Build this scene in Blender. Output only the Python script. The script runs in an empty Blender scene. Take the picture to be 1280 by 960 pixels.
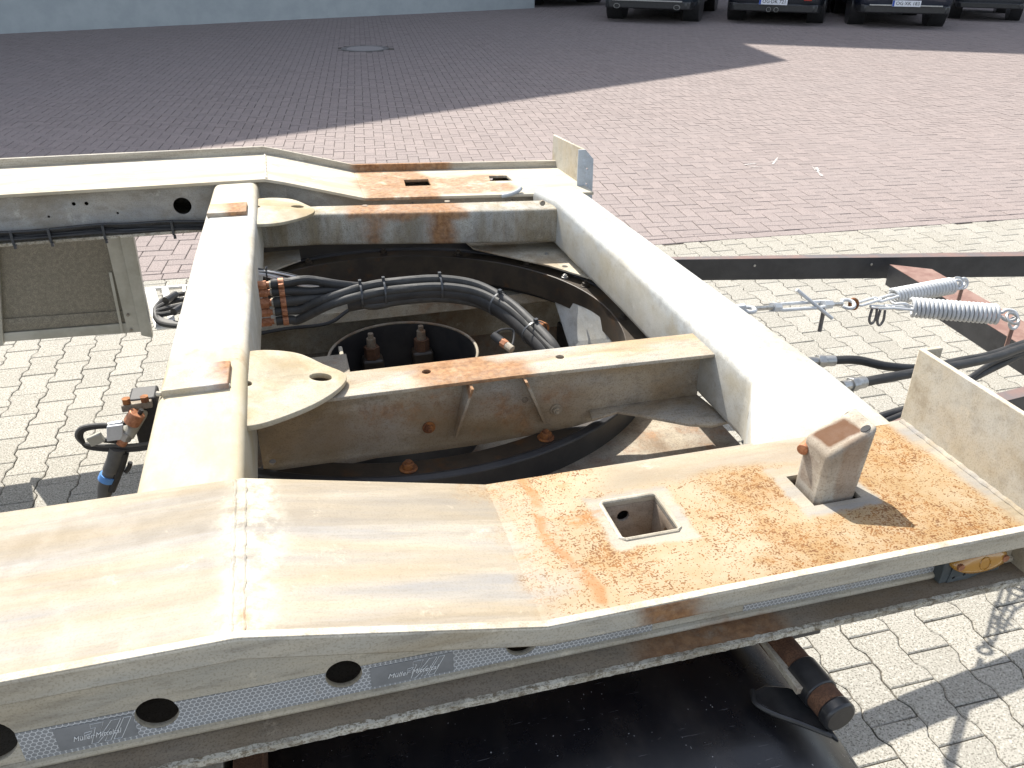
import bpy, bmesh, math, random
import numpy as np
from mathutils import Vector, Matrix
random.seed(7); rng = np.random.RandomState(7)
sc = bpy.context.scene; COL = sc.collection
sin, cos, PI = math.sin, math.cos, math.pi

# ------------------------------------------------------------------ camera
YAW, PITCH, ROLL, FPX, CAMH = .2715, .5024, .00702, 1034.99, 1.914
def cam_basis():
    cy, sy, cp, sp = cos(YAW), sin(YAW), cos(PITCH), sin(PITCH)
    f = Vector((sy*cp, cy*cp, -sp)); r = Vector((cy, -sy, 0)); u = r.cross(f)
    r2 = cos(ROLL)*r + sin(ROLL)*u; u2 = -sin(ROLL)*r + cos(ROLL)*u
    return r2, u2, f
CR, CU, CF = cam_basis()
CAMP = Vector((0, 0, CAMH))
cd = bpy.data.cameras.new('camera'); co = bpy.data.objects.new('camera', cd); COL.objects.link(co)
M = Matrix((CR, CU, -CF)).transposed().to_4x4(); M.translation = CAMP; co.matrix_world = M
cd.sensor_width = 36; cd.lens = FPX/1280*36; cd.clip_start = .02; cd.clip_end = 500
sc.camera = co
def ray(x, y): return CR*((x-640)/FPX) - CU*((y-480)/FPX) + CF
def Z(x, y, z): d = ray(x, y); return CAMP + d*((z-CAMH)/d.z)     # point seen at a pixel on a level plane
def Y(x, y, Yv): d = ray(x, y); return CAMP + d*(Yv/d.y)
def X(x, y, Xv): d = ray(x, y); return CAMP + d*(Xv/d.x)
def project(p):
    q = Vector(p)-CAMP; w = q.dot(CF)
    return 640+FPX*q.dot(CR)/w, 480-FPX*q.dot(CU)/w, w

# ------------------------------------------------------------------ light
SUN_EL, SUN_AZ = math.radians(50), math.radians(15)     # shadows fall towards +X sin, -Y cos
w = bpy.data.worlds.new('World'); sc.world = w; w.use_nodes = True
nt = w.node_tree; bg = nt.nodes['Background']; sky = nt.nodes.new('ShaderNodeTexSky')
sky.sky_type = 'NISHITA'; sky.sun_disc = False; sky.sun_elevation = SUN_EL
sun_from = Vector((-sin(SUN_AZ)*cos(SUN_EL), cos(SUN_AZ)*cos(SUN_EL), sin(SUN_EL)))
sky.sun_rotation = math.atan2(sun_from.x, sun_from.y)
sky.air_density = 1.0; sky.dust_density = 1.5
hs_ = nt.nodes.new('ShaderNodeHueSaturation'); hs_.inputs['Saturation'].default_value = .55      # hazy bright sky
nt.links.new(sky.outputs[0], hs_.inputs['Color']); nt.links.new(hs_.outputs[0], bg.inputs[0]); bg.inputs[1].default_value = .15
sd = bpy.data.lights.new('sun', 'SUN'); sd.energy = 4.3; sd.angle = math.radians(.5); sd.color = (1, .95, .87)
so = bpy.data.objects.new('sun', sd); COL.objects.link(so)
so.rotation_euler = (-sun_from).to_track_quat('-Z', 'Y').to_euler()
vs = sc.view_settings; vs.view_transform = 'Standard'; vs.look = 'None'; vs.exposure = 1.12; vs.gamma = 1; vs.use_curve_mapping = False

# ------------------------------------------------------------------ node materials
class NB:
    def __init__(s, name):
        s.m = bpy.data.materials.new(name); s.m.use_nodes = True; s.t = s.m.node_tree; s.n = s.t.nodes
        s.b = s.n['Principled BSDF']; s._pos = None
    def new(s, k, **kw):
        n = s.n.new(k)
        for a, v in kw.items(): setattr(n, a, v)
        return n
    def put(s, sock, v):
        if isinstance(v, bpy.types.NodeSocket): s.t.links.new(v, sock)
        elif isinstance(v, (tuple, list)) and sock.type == 'RGBA' and len(v) == 3: sock.default_value = (*v, 1)
        else: sock.default_value = v
    def pos(s):
        if s._pos is None: s._pos = s.new('ShaderNodeNewGeometry').outputs['Position']
        return s._pos
    def obj(s): return s.new('ShaderNodeTexCoord').outputs['Object']
    def xyz(s, v):
        n = s.new('ShaderNodeSeparateXYZ'); s.put(n.inputs[0], v); return n.outputs
    def math(s, op, a, b=0, c=0, clamp=False):
        n = s.new('ShaderNodeMath', operation=op, use_clamp=clamp); s.put(n.inputs[0], a); s.put(n.inputs[1], b); s.put(n.inputs[2], c); return n.outputs[0]
    def vm(s, op, a, b=(0, 0, 0)):
        n = s.new('ShaderNodeVectorMath', operation=op); s.put(n.inputs[0], a); s.put(n.inputs[1], b); return n.outputs[0]
    def noise(s, v, scale, detail=4, rough=.6, dist=0):
        n = s.new('ShaderNodeTexNoise'); s.put(n.inputs['Vector'], v); n.inputs['Scale'].default_value = scale
        n.inputs['Detail'].default_value = detail; n.inputs['Roughness'].default_value = rough; n.inputs['Distortion'].default_value = dist
        return n.outputs['Fac']
    def voro(s, v, scale, feature='F1', rnd=1):
        n = s.new('ShaderNodeTexVoronoi', feature=feature); s.put(n.inputs['Vector'], v); n.inputs['Scale'].default_value = scale; n.inputs['Randomness'].default_value = rnd
        return n.outputs['Distance']
    def ss(s, v, lo, hi, a=0., b=1.):
        n = s.new('ShaderNodeMapRange', interpolation_type='SMOOTHSTEP'); s.put(n.inputs[0], v)
        s.put(n.inputs[1], lo); s.put(n.inputs[2], hi); s.put(n.inputs[3], a); s.put(n.inputs[4], b); return n.outputs[0]
    def mix(s, f, a, b, mode='MIX'):
        n = s.new('ShaderNodeMix', data_type='RGBA', blend_type=mode); s.put(n.inputs[0], f); s.put(n.inputs[6], a); s.put(n.inputs[7], b); return n.outputs[2]
    def scale(s, v, sx, sy, sz): return s.vm('MULTIPLY', v, (sx, sy, sz))
    def bump(s, h, strength=.3, dist=.002):
        n = s.new('ShaderNodeBump'); n.inputs['Strength'].default_value = strength; n.inputs['Distance'].default_value = dist
        s.put(n.inputs['Height'], h); s.put(s.b.inputs['Normal'], n.outputs[0])
    def out(s, col, rough=.5, metal=0., spec=.5):
        s.put(s.b.inputs['Base Color'], col); s.put(s.b.inputs['Roughness'], rough); s.put(s.b.inputs['Metallic'], metal)
        s.b.inputs['Specular IOR Level'].default_value = spec; return s.m

def simple(name, c1, c2=None, scale=20, rough=.5, metal=0., bump=.1, rust=None, rust_lo=.55, rust_hi=.65, rscale=9, spec=.5, fine=0., objc=False):
    b = NB(name); p = b.obj() if objc else b.pos(); c2 = c2 or tuple(c*.7 for c in c1)
    n1 = b.noise(p, scale, 6, .65); col = b.mix(b.ss(n1, .35, .65), c1, c2)
    if fine: col = b.mix(b.math('MULTIPLY', b.ss(b.noise(p, 400, 2), .45, .6), fine), col, tuple(c*.45 for c in c1))
    if rust:
        r = b.ss(b.noise(p, rscale, 7, .7), rust_lo, rust_hi); col = b.mix(r, col, b.mix(b.noise(p, 120, 3), tuple(c*.6 for c in rust), rust))
    if bump: b.bump(b.noise(p, scale*8, 4), bump, .001)
    return b.out(col, rough, metal, spec)

RUST = (.30, .115, .030); RUSTD = (.13, .05, .022)
def galv(name, base=(.50, .48, .43), dirt=(.36, .28, .17), dirt_amt=.5, grey=(.36, .37, .37), streak=(1, 1, 1), rust_boxes=(), spots=None, grain=.5, rough=.58, drip=0., tints=(), warp_amt=.14, soft=1.):
    """weathered galvanised steel: pale zinc bloom, tan grime, optional rust where it has gathered on the part"""
    b = NB(name); p = b.pos()
    ps = b.scale(p, *streak)
    warp = b.vm('ADD', p, b.scale(b.vm('SUBTRACT', _ncol(b, p, 6), (.5, .5, .5)), warp_amt, warp_amt, warp_amt))
    c = b.mix(b.ss(b.noise(ps, 7, 8, .65), .35, .7), base, grey)
    c = b.mix(b.math('MULTIPLY', b.ss(b.noise(b.scale(ps, 1.2, 1.2, 1.2), 4.5, 7, .62, .4), .42, .68), dirt_amt), c, dirt)
    c = b.mix(b.math('MULTIPLY', b.ss(b.noise(ps, 38, 6, .7), .46, .72), .55*grain), c, (.20, .175, .14))
    c = b.mix(b.math('MULTIPLY', b.ss(b.noise(b.scale(ps, 1, 1, 1), 2.6, 9, .7, .6), .50, .62), .45), c, tuple(v*.62 for v in dirt))
    c = b.mix(b.math('MULTIPLY', b.ss(b.noise(p, 17, 9, .75), .58, .70), .6), c, tuple(min(.78, v*1.35) for v in base))
    c = b.mix(b.math('MULTIPLY', b.ss(b.noise(p, 330, 2, .5), .5, .66), .35*grain), c, tuple(v*.5 for v in dirt))
    h = b.noise(p, 60, 7, .7)
    x, y, z = b.xyz(warp)
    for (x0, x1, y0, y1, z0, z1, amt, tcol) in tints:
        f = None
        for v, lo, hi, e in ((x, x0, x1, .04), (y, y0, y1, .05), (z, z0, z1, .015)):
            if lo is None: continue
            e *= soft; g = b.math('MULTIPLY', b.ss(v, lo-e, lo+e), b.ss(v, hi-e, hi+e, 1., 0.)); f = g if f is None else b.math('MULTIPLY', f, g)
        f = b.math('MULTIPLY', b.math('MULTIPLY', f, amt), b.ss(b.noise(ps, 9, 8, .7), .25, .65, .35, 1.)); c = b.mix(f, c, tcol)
    for (x0, x1, y0, y1, z0, z1, amt) in rust_boxes:
        f = None
        for v, lo, hi, e in ((x, x0, x1, .025), (y, y0, y1, .02), (z, z0, z1, .012)):
            if lo is None: continue
            g = b.math('MULTIPLY', b.ss(v, lo-e, lo+e), b.ss(v, hi-e, hi+e, 1., 0.)); f = g if f is None else b.math('MULTIPLY', f, g)
        f = b.math('MULTIPLY', f, b.ss(b.noise(p, 14, 8, .72), .60-.42*amt, .80-.42*amt))
        f = b.math('MULTIPLY', f, b.ss(b.noise(p, 33, 7, .75), .30, .62, min(1, .28+.45*amt), min(1, .5+.5*amt)))
        c = b.mix(f, c, b.mix(b.ss(b.noise(p, 70, 5, .7), .3, .7), (.34, .185, .085), (.17, .078, .034)))
    if spots: c = spots(b, p, warp, c)
    if drip:
        pd = b.scale(p, 22, 22, 1.2)
        c = b.mix(b.math('MULTIPLY', b.ss(b.noise(pd, 1.6, 6, .6), .52, .68), drip), c, (.25, .20, .14))
    b.bump(h, .35, .0015)
    return b.out(c, b.ss(b.noise(p, 25, 4), .3, .7, rough+.08, rough+.28), 0., .22)
def _ncol(b, v, scale):
    n = b.new('ShaderNodeTexNoise'); b.put(n.inputs['Vector'], v); n.inputs['Scale'].default_value = scale; n.inputs['Detail'].default_value = 5
    return n.outputs['Color']

def near_spots(b, p, wp, c):
    """speckled surface rust on the front loading surface of the near side beam"""
    x, y, z = b.xyz(wp); x0, y0, z0 = b.xyz(p)
    front = b.ss(b.math('ADD', x, b.math('MULTIPLY', b.math('SUBTRACT', b.noise(p, 11, 6, .7), .5), .30)), .21, .36)
    paleband = b.math('MULTIPLY', b.ss(y, 1.00, 1.05), b.ss(x, .40, .50))          # cleaner strip along the inner edge
    keep = b.math('MULTIPLY', front, b.math('SUBTRACT', 1., b.math('MULTIPLY', paleband, .92)))
    up = b.ss(x0, .885, .93); upb = b.math('MULTIPLY', up, b.ss(x0, 1.02, 1.06, 1., 0.))
    keep = b.math('MAXIMUM', keep, upb)
    def rimbox(xa, xb, ya, yb, m):
        dx = b.math('MAXIMUM', b.math('SUBTRACT', xa, x0), b.math('SUBTRACT', x0, xb)); dy = b.math('MAXIMUM', b.math('SUBTRACT', ya, y0), b.math('SUBTRACT', y0, yb))
        return b.ss(b.math('ADD', b.math('MAXIMUM', dx, dy), b.math('MULTIPLY', b.math('SUBTRACT', b.noise(p, 30, 4), .5), .03)), m-.006, m+.008)
    r1 = rimbox(.43, .525, .908, 1.0, .022); r2 = rimbox(.765, .845, .914, .99, .030)
    keep = b.math('MULTIPLY', keep, b.math('MULTIPLY', r1, r2))
    keep = b.math('MULTIPLY', keep, b.ss(x0, 1.035, 1.06, 1., 0.))
    tint = b.mix(b.ss(b.noise(p, 9, 6, .7), .35, .65), (.35, .285, .19), (.32, .238, .135))
    c = b.mix(b.math('MULTIPLY', keep, b.ss(b.noise(p, 5, 5), .2, .5, .6, 1.)), c, tint)
    dens = b.noise(p, 7, 6, .65)
    c = b.mix(b.math('MULTIPLY', b.math('MULTIPLY', b.ss(b.math('ADD', dens, b.math('MULTIPLY', b.ss(x0, .35, .75), .10)), .46, .66), keep), b.ss(b.noise(p, 55, 5, .7), .25, .65, .25, .8)), c, (.29, .172, .068))
    sp = b.math('ADD', b.math('MULTIPLY', b.noise(b.scale(p, 1, 1, .3), 300, 1.2, .5, .1), .62), b.math('MULTIPLY', b.noise(b.scale(p, 1, 1, .3), 120, 2, .5, .1), .38))
    thr = b.ss(dens, .3, .66, .590, .480)
    spot = b.ss(b.math('SUBTRACT', sp, thr), 0., .05)
    c = b.mix(b.math('MULTIPLY', spot, b.math('MULTIPLY', keep, .95)), c, b.mix(b.ss(b.noise(p, 60, 3), .35, .65), (.22, .098, .028), (.13, .056, .020)))
    # tide line where the rust field starts
    tl = b.math('ABSOLUTE', b.math('SUBTRACT', x, .335)); tl = b.ss(tl, .003, .014, 1., 0.)
    tl = b.math('MULTIPLY', tl, b.ss(b.noise(p, 20, 5), .35, .55))
    c = b.mix(b.math('MULTIPLY', tl, .75), c, (.30, .14, .05))
    # smears of rust near the inner edge, and the rust blot on the first kink weld
    sm = b.math('MULTIPLY', b.ss(b.noise(b.scale(p, .6, 1.4, 1), 13, 8, .75), .56, .66), b.math('MULTIPLY', b.ss(x, .23, .3), b.ss(x, .40, .5, 1., 0.)))
    c = b.mix(b.math('MULTIPLY', sm, .8), c, (.32, .15, .05))
    def blot(cx, cy, rx, ry, col, c, k=1.):
        d = b.math('ADD', b.math('POWER', b.math('DIVIDE', b.math('SUBTRACT', x0, cx), rx), 2), b.math('POWER', b.math('DIVIDE', b.math('SUBTRACT', y0, cy), ry), 2))
        d = b.math('ADD', d, b.math('MULTIPLY', b.math('SUBTRACT', b.noise(p, 45, 6, .7), .5), 2.6))
        return b.mix(b.math('MULTIPLY', b.ss(d, .4, 1.1, 1., 0.), k), c, col)
    c = blot(-.108, 1.165, .010, .028, (.42, .19, .06), c)
    c = blot(-.112, .80, .012, .03, (.36, .22, .12), c, .7)
    # white zinc bloom round the kink weld
    d = b.math('ABSOLUTE', b.math('ADD', x, .113)); c = b.mix(b.math('MULTIPLY', b.ss(d, .012, .055, .75, 0.), b.ss(b.noise(p, 28, 7, .72), .38, .58)), c, (.47, .44, .36))
    return c

MAT = {}
MAT['near_beam'] = galv('zinc_near_beam', base=(.37, .325, .25), dirt=(.31, .25, .165), dirt_amt=.75, grey=(.25, .24, .225), streak=(.22, 2.4, 1), spots=near_spots, grain=.55, rough=.5)
MAT['near_web'] = galv('zinc_near_web', base=(.52, .46, .35), dirt=(.34, .27, .17), dirt_amt=.8, grey=(.42, .40, .34), streak=(.3, 1, 1.6), grain=.9,
    rust_boxes=((.40, .50, None, None, 1.05, 1.13, 1.0), (.50, .60, None, None, .95, 1.02, .9)))
MAT['near_foot'] = galv('zinc_grimy_foot', base=(.34, .28, .20), dirt=(.20, .145, .09), dirt_amt=.9, grey=(.27, .23, .18), streak=(.4, 1, 1), grain=1.2,
    rust_boxes=((.40, .62, None, None, .9, 1.1, .75),))
MAT['edge'] = galv('zinc_chipped_edge', base=(.58, .54, .44), dirt=(.24, .20, .13), dirt_amt=.5, grey=(.46, .43, .36), streak=(2, 2, 2), grain=1.6,
    spots=lambda b, p, wp, c: b.mix(b.math('MULTIPLY', b.ss(b.noise(b.scale(p, .6, 1, 1), 130, 4, .8), .50, .60), .8), c, (.15, .115, .07)))
MAT['far_beam'] = galv('zinc_far_beam', base=(.48, .44, .35), dirt=(.42, .34, .22), dirt_amt=.6, grey=(.42, .39, .33), streak=(.3, 1.4, 1), grain=.35,
    rust_boxes=((.24, .52, None, None, None, None, .80), (.50, .80, 2.80, 3.02, None, None, .62), (-.02, .12, 2.9, 3.3, None, None, .2)))
MAT['far_rim'] = galv('zinc_far_rim', base=(.46, .42, .34), dirt=(.26, .21, .15), dirt_amt=.8, grey=(.36, .34, .30), streak=(.25, 1, 3), grain=.9,
    rust_boxes=((.24, .62, None, None, 1.05, 1.2, 1.0),))
MAT['far_web'] = galv('zinc_far_web', base=(.42, .40, .36), dirt=(.26, .22, .16), dirt_amt=.7, grey=(.31, .31, .30), streak=(.6, 1, 1), grain=.8)
MAT['cross_rear'] = galv('zinc_rear_cross', base=(.52, .49, .42), dirt=(.46, .39, .27), dirt_amt=.5, grey=(.50, .49, .45), streak=(1.4, .6, 1), grain=.35, tints=((-.3, -.1, .9, 1.62, None, None, .8, (.40, .33, .20)), (-.3, -.1, 2.6, 2.95, None, None, .6, (.46, .39, .25))),
    rust_boxes=((-.36, -.10, 1.50, 1.64, None, None, .25),))
MAT['pad'] = galv('zinc_pad', base=(.42, .36, .25), dirt=(.36, .24, .12), dirt_amt=.8, grey=(.40, .40, .42), grain=.6,
    rust_boxes=((-.172, -.10, None, None, None, None, 1.05),))
MAT['cross_front'] = galv('zinc_front_cross', base=(.50, .50, .47), dirt=(.42, .37, .27), dirt_amt=.45, grey=(.40, .42, .42), streak=(1.2, .7, 1), grain=.6, tints=((.84, .90, None, None, .94, 1.09, .55, (.34, .29, .19)), (.7, 1.1, 1.0, 1.16, None, None, .6, (.44, .38, .26))))
MAT['longeron_far'] = galv('zinc_far_longeron', base=(.44, .42, .36), dirt=(.24, .19, .11), dirt_amt=.9, grey=(.31, .31, .29), streak=(1.2, 1, .5), grain=1.4,
    rust_boxes=((.20, .58, 2.58, 2.9, 1.085, 1.2, .85), (.44, .52, 2.4, 2.8, .95, 1.2, 1.25), (.24, .28, 2.4, 2.8, 1.0, 1.1, .8)), drip=.65)
MAT['longeron_near'] = galv('zinc_near_longeron', base=(.42, .36, .27), dirt=(.34, .24, .13), dirt_amt=.85, grey=(.36, .345, .31), streak=(.6, 1.6, 1), grain=1.2,
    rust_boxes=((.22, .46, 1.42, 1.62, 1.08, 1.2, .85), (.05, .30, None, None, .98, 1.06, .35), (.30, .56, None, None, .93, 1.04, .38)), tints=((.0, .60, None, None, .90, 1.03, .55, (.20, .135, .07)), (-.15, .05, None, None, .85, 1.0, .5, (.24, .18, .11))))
MAT['lug'] = galv('zinc_lug', base=(.42, .38, .29), dirt=(.34, .26, .145), dirt_amt=.9, grey=(.42, .38, .30), grain=.7)
MAT['plate'] = galv('zinc_end_plate', base=(.46, .40, .30), dirt=(.36, .28, .17), dirt_amt=.6, grey=(.48, .46, .40), streak=(1, 1, 1), grain=.7)
MAT['plate_grey'] = galv('zinc_grey_gusset', base=(.44, .47, .49), dirt=(.38, .40, .40), dirt_amt=.4, grey=(.38, .41, .44), grain=.6)
MAT['stake'] = galv('zinc_stake', base=(.40, .35, .28), dirt=(.25, .17, .11), dirt_amt=.7, grey=(.34, .30, .26), grain=1.0)
MAT['stake_post'] = galv('zinc_stake_post', base=(.42, .38, .31), dirt=(.27, .20, .13), dirt_amt=.6, grey=(.34, .31, .27), grain=1.0, warp_amt=.03, soft=.12,
    tints=((.784, .834, .931, .972, 1.17, 1.3, 1.6, (.11, .055, .028)), (.70, .7735, .932, .972, 1.112, 1.166, 1.6, (.10, .05, .026)), (.80, .84, .90, .925, 1.10, 1.24, .45, (.22, .12, .06))))
MAT['dirty'] = galv('zinc_dirty_underframe', base=(.34, .30, .23), dirt=(.16, .11, .07), dirt_amt=.9, grey=(.26, .24, .21), grain=1.1, rust_boxes=((-.2, 1.0, None, None, None, None, .30),))
MAT['under_pale'] = galv('zinc_pale_underframe', base=(.48, .43, .33), dirt=(.30, .22, .13), dirt_amt=.7, grey=(.40, .38, .33), grain=1.0, rust_boxes=((.38, .64, None, None, None, None, .35),))
MAT['weld'] = galv('zinc_weld', base=(.46, .42, .34), dirt=(.38, .32, .22), dirt_amt=.6, grey=(.55, .52, .45), grain=1.0)
MAT['rust'] = simple('rusty_steel', RUST, RUSTD, 60, .85, bump=.5)
MAT['rust_bright'] = simple('flash_rusted_fitting', (.46, .21, .11), (.28, .11, .05), 90, .55, .3, bump=.3)
MAT['rust_brown'] = simple('brown_rust_tube', (.15, .072, .036), (.09, .042, .022), 45, .9, bump=.6, fine=.7)
MAT['rust_pink'] = simple('worn_red_oxide', (.24, .15, .12), (.17, .09, .07), 14, .7, bump=.3)
MAT['black_steel'] = simple('black_painted_steel', (.020, .021, .025), (.035, .036, .040), 12, .38, bump=.2, fine=.3)
MAT['rail_top'] = simple('worn_rail_top', (.13, .12, .12), (.20, .13, .11), 6, .5, bump=.2)
MAT['black_ring'] = simple('black_slewing_ring', (.016, .016, .018), (.030, .029, .029), 10, .5, bump=.2)
MAT['ring_brown'] = simple('oily_ring_flange', (.050, .038, .026), (.028, .022, .017), 16, .45, bump=.3, rust=(.10, .05, .02), rust_lo=.55, rust_hi=.7)
MAT['hose'] = simple('black_rubber_hose', (.022, .022, .022), (.036, .035, .034), 18, .55, bump=.12, spec=.35)
MAT['hose_grey'] = simple('dusty_rubber_hose', (.085, .083, .079), (.115, .112, .105), 25, .55, bump=.15, spec=.35)
MAT['hose_dull'] = simple('dull_rubber_hose', (.040, .040, .038), (.058, .057, .054), 25, .6, bump=.15, spec=.3)
MAT['tie'] = simple('black_nylon_tie', (.05, .055, .06), None, 40, .35, bump=0)
MAT['steel'] = simple('bright_steel', (.46, .46, .44), (.32, .31, .29), 60, .35, .7, bump=.15)
MAT['zinc_light'] = simple('light_zinc_spring', (.55, .56, .56), (.46, .47, .47), 20, .5, 0., bump=.2)
MAT['alu'] = simple('aluminium_profile', (.44, .43, .38), (.34, .33, .28), 8, .45, .2, bump=.1)
MAT['white_bar'] = simple('white_painted_bar', (.74, .74, .72), (.6, .6, .58), 20, .4, bump=.05)
MAT['blue_tape'] = simple('blue_tape', (.10, .28, .62), (.08, .22, .5), 30, .5)
MAT['plastic'] = simple('black_plastic', (.018, .018, .019), (.03, .03, .03), 30, .3, bump=.1)
MAT['wheelrub'] = simple('tyre_rubber', (.02, .02, .021), (.03, .03, .03), 30, .8, objc=True)
MAT['grey_box'] = simple('grey_coated_bracket', (.085, .095, .095), (.06, .07, .07), 30, .5)

def mud_material():
    b = NB('black_mudguard_plastic'); p = b.pos()
    n = b.noise(b.scale(p, 1, .5, 1), 9, 7, .65)
    c = b.mix(b.ss(n, .45, .75), (.008, .008, .010), (.028, .024, .022))
    sc_ = b.ss(b.noise(b.scale(p, 6, 60, 6), 5, 3, .5, .6), .70, .74)
    c = b.mix(b.math('MULTIPLY', sc_, .5), c, (.16, .15, .15))
    c = b.mix(b.ss(b.noise(p, 210, 1), .765, .785), c, (.35, .34, .33))
    b.bump(b.noise(p, 30, 5), .12, .001)
    return b.out(c, b.ss(b.noise(p, 6, 6), .3, .7, .16, .42), 0., .5)
MAT['mud'] = mud_material()

def tape_material():
    """white retro-reflective tape with a printed honeycomb"""
    b = NB('reflective_tape_honeycomb'); p = b.pos(); x, y, z = b.xyz(p)
    v = b.new('ShaderNodeCombineXYZ'); b.put(v.inputs[0], x); b.put(v.inputs[1], z)
    S = 1/.0068; vv = b.vm('MULTIPLY', v.outputs[0], (S, S/1.732, 1))
    # hexagonal cells: two interleaved rectangular lattices, distance to the nearer centre
    def cellfrac(vec): return b.vm('SUBTRACT', b.vm('FRACTION', vec), (.5, .5, 0))
    a = b.vm('MULTIPLY', cellfrac(vv), (1, 1.732, 0)); a2 = b.vm('MULTIPLY', cellfrac(b.vm('ADD', vv, (.5, .5, 0))), (1, 1.732, 0))
    def hexd(q):
        q = b.vm('ABSOLUTE', q); qx, qy, _ = b.xyz(q)
        return b.math('MAXIMUM', qx, b.math('ADD', b.math('MULTIPLY', qx, .5), b.math('MULTIPLY', qy, .866)))
    d = b.math('MINIMUM', hexd(a), hexd(a2))
    line = b.ss(d, .40, .45)
    base = b.mix(b.noise(p, 60, 4), (.30, .30, .295), (.24, .24, .235))
    c = b.mix(line, base, (.60, .60, .58)); c = b.mix(b.ss(b.noise(p, 22, 6, .7), .55, .75), c, (.33, .30, .25))
    return b.out(c, .6, 0, .3)
MAT['tape'] = tape_material()
MAT['tape_plain'] = simple('reflective_tape_plain', (.25, .25, .245), (.21, .21, .205), 20, .6, spec=.3)
MAT['tape_ink'] = simple('tape_white_print', (.75, .75, .73), (.68, .68, .66), 40, .5)
def amber():
    b = NB('amber_reflector_lens'); p = b.pos(); x, y, z = b.xyz(p)
    g = b.math('MULTIPLY', b.math('SINE', b.math('MULTIPLY', b.math('ADD', x, z), 1800)), b.math('SINE', b.math('MULTIPLY', b.math('SUBTRACT', x, z), 1800)))
    c = b.mix(b.ss(g, -.3, .6), (.34, .15, .02), (.60, .32, .06)); b.b.inputs['Coat Weight'].default_value = .6
    return b.out(c, .25, 0, .6)
MAT['amber'] = amber()
def brick_mat(name, c1, c2, c3, fleck, fs, gain):
    b = NB(name); p = b.pos()
    oi = b.new('ShaderNodeObjectInfo').outputs['Random']; isl = b.new('ShaderNodeNewGeometry').outputs['Random Per Island']
    r = b.math('FRACT', b.math('ADD', b.math('MULTIPLY', oi, 7.31), isl))
    c = b.mix(r, c1, c2); c = b.mix(b.ss(b.noise(p, .9, 6, .6), .35, .7, 0., .7), c, c3)
    c = b.mix(b.ss(b.noise(p, fs, 2, .5), .52, .62, 0., gain), c, fleck)
    c = b.mix(b.ss(b.noise(p, fs*.6, 2, .5), .56, .66, 0., gain*.6), c, tuple(min(.8, v*1.5) for v in c1))
    c = b.mix(b.math('MULTIPLY', b.ss(b.noise(p, 3.5, 8, .75), .66, .72), .35), c, tuple(min(.8, v*1.6) for v in c2))
    b.bump(b.noise(p, fs, 3), .5, .0012)
    return b.out(c, .9, 0, .25)
MAT['red'] = brick_mat('red_concrete_brick', (.272, .228, .213), (.225, .190, .178), (.250, .214, .202), (.11, .088, .082), 150, .6)
MAT['grey'] = brick_mat('grey_concrete_stone', (.345, .330, .290), (.285, .273, .238), (.32, .300, .252), (.11, .10, .08), 190, .8)
MAT['joint'] = simple('dark_joint_sand', (.055, .048, .038), (.10, .085, .065), 30, .95, bump=.6)
MAT['ground'] = simple('distant_ground', (.17, .14, .135), (.14, .12, .12), 3, .95)
MAT['wallpaint'] = simple('blue_grey_render', (.38, .41, .41), (.33, .36, .365), 2.5, .8, bump=.3, fine=.25)
MAT['wallup'] = simple('pale_cladding', (.38, .40, .41), (.33, .35, .37), 2, .7)
MAT['roof'] = simple('roof_sheet', (.22, .22, .23), None, 2, .7)
MAT['winglass'] = simple('dark_window', (.03, .035, .04), None, 2, .1)
MAT['iron'] = simple('cast_iron', (.15, .14, .13), (.11, .10, .10), 20, .6, bump=.3)
MAT['cover'] = simple('concrete_cover', (.28, .26, .25), (.24, .22, .21), 20, .8)
MAT['board'] = simple('speckled_board', (.28, .255, .20), (.20, .18, .14), 60, .6, bump=.3, fine=.8)

# ------------------------------------------------------------------ object helpers
def tag(o, label=None, cat=None, group=None, kind=None):
    if label: o['label'] = label
    if cat: o['category'] = cat
    if group: o['group'] = group
    if kind: o['kind'] = kind
    return o
def empty(name, loc, label=None, cat=None, group=None):
    o = bpy.data.objects.new(name, None); COL.objects.link(o); o.location = loc; o.empty_display_size = .05
    return tag(o, label, cat, group)
def world_loc(p):
    v = Vector((0, 0, 0))
    while p is not None: v += p.location; p = p.parent
    return v
def attach(o, parent):                       # shapes are modelled in world coordinates: keep them there under a parent
    if parent is not None:
        o.parent = parent; o.location = -world_loc(parent)
    return o
def link(name, me, mat, parent=None, smooth=None):
    o = bpy.data.objects.new(name, me); COL.objects.link(o)
    if mat is not None and not me.materials: me.materials.append(mat)
    if smooth is not None:
        a = np.ones(len(me.polygons), bool); me.polygons.foreach_set('use_smooth', a)
        me.set_sharp_from_angle(angle=math.radians(smooth))
    return attach(o, parent)
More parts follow.
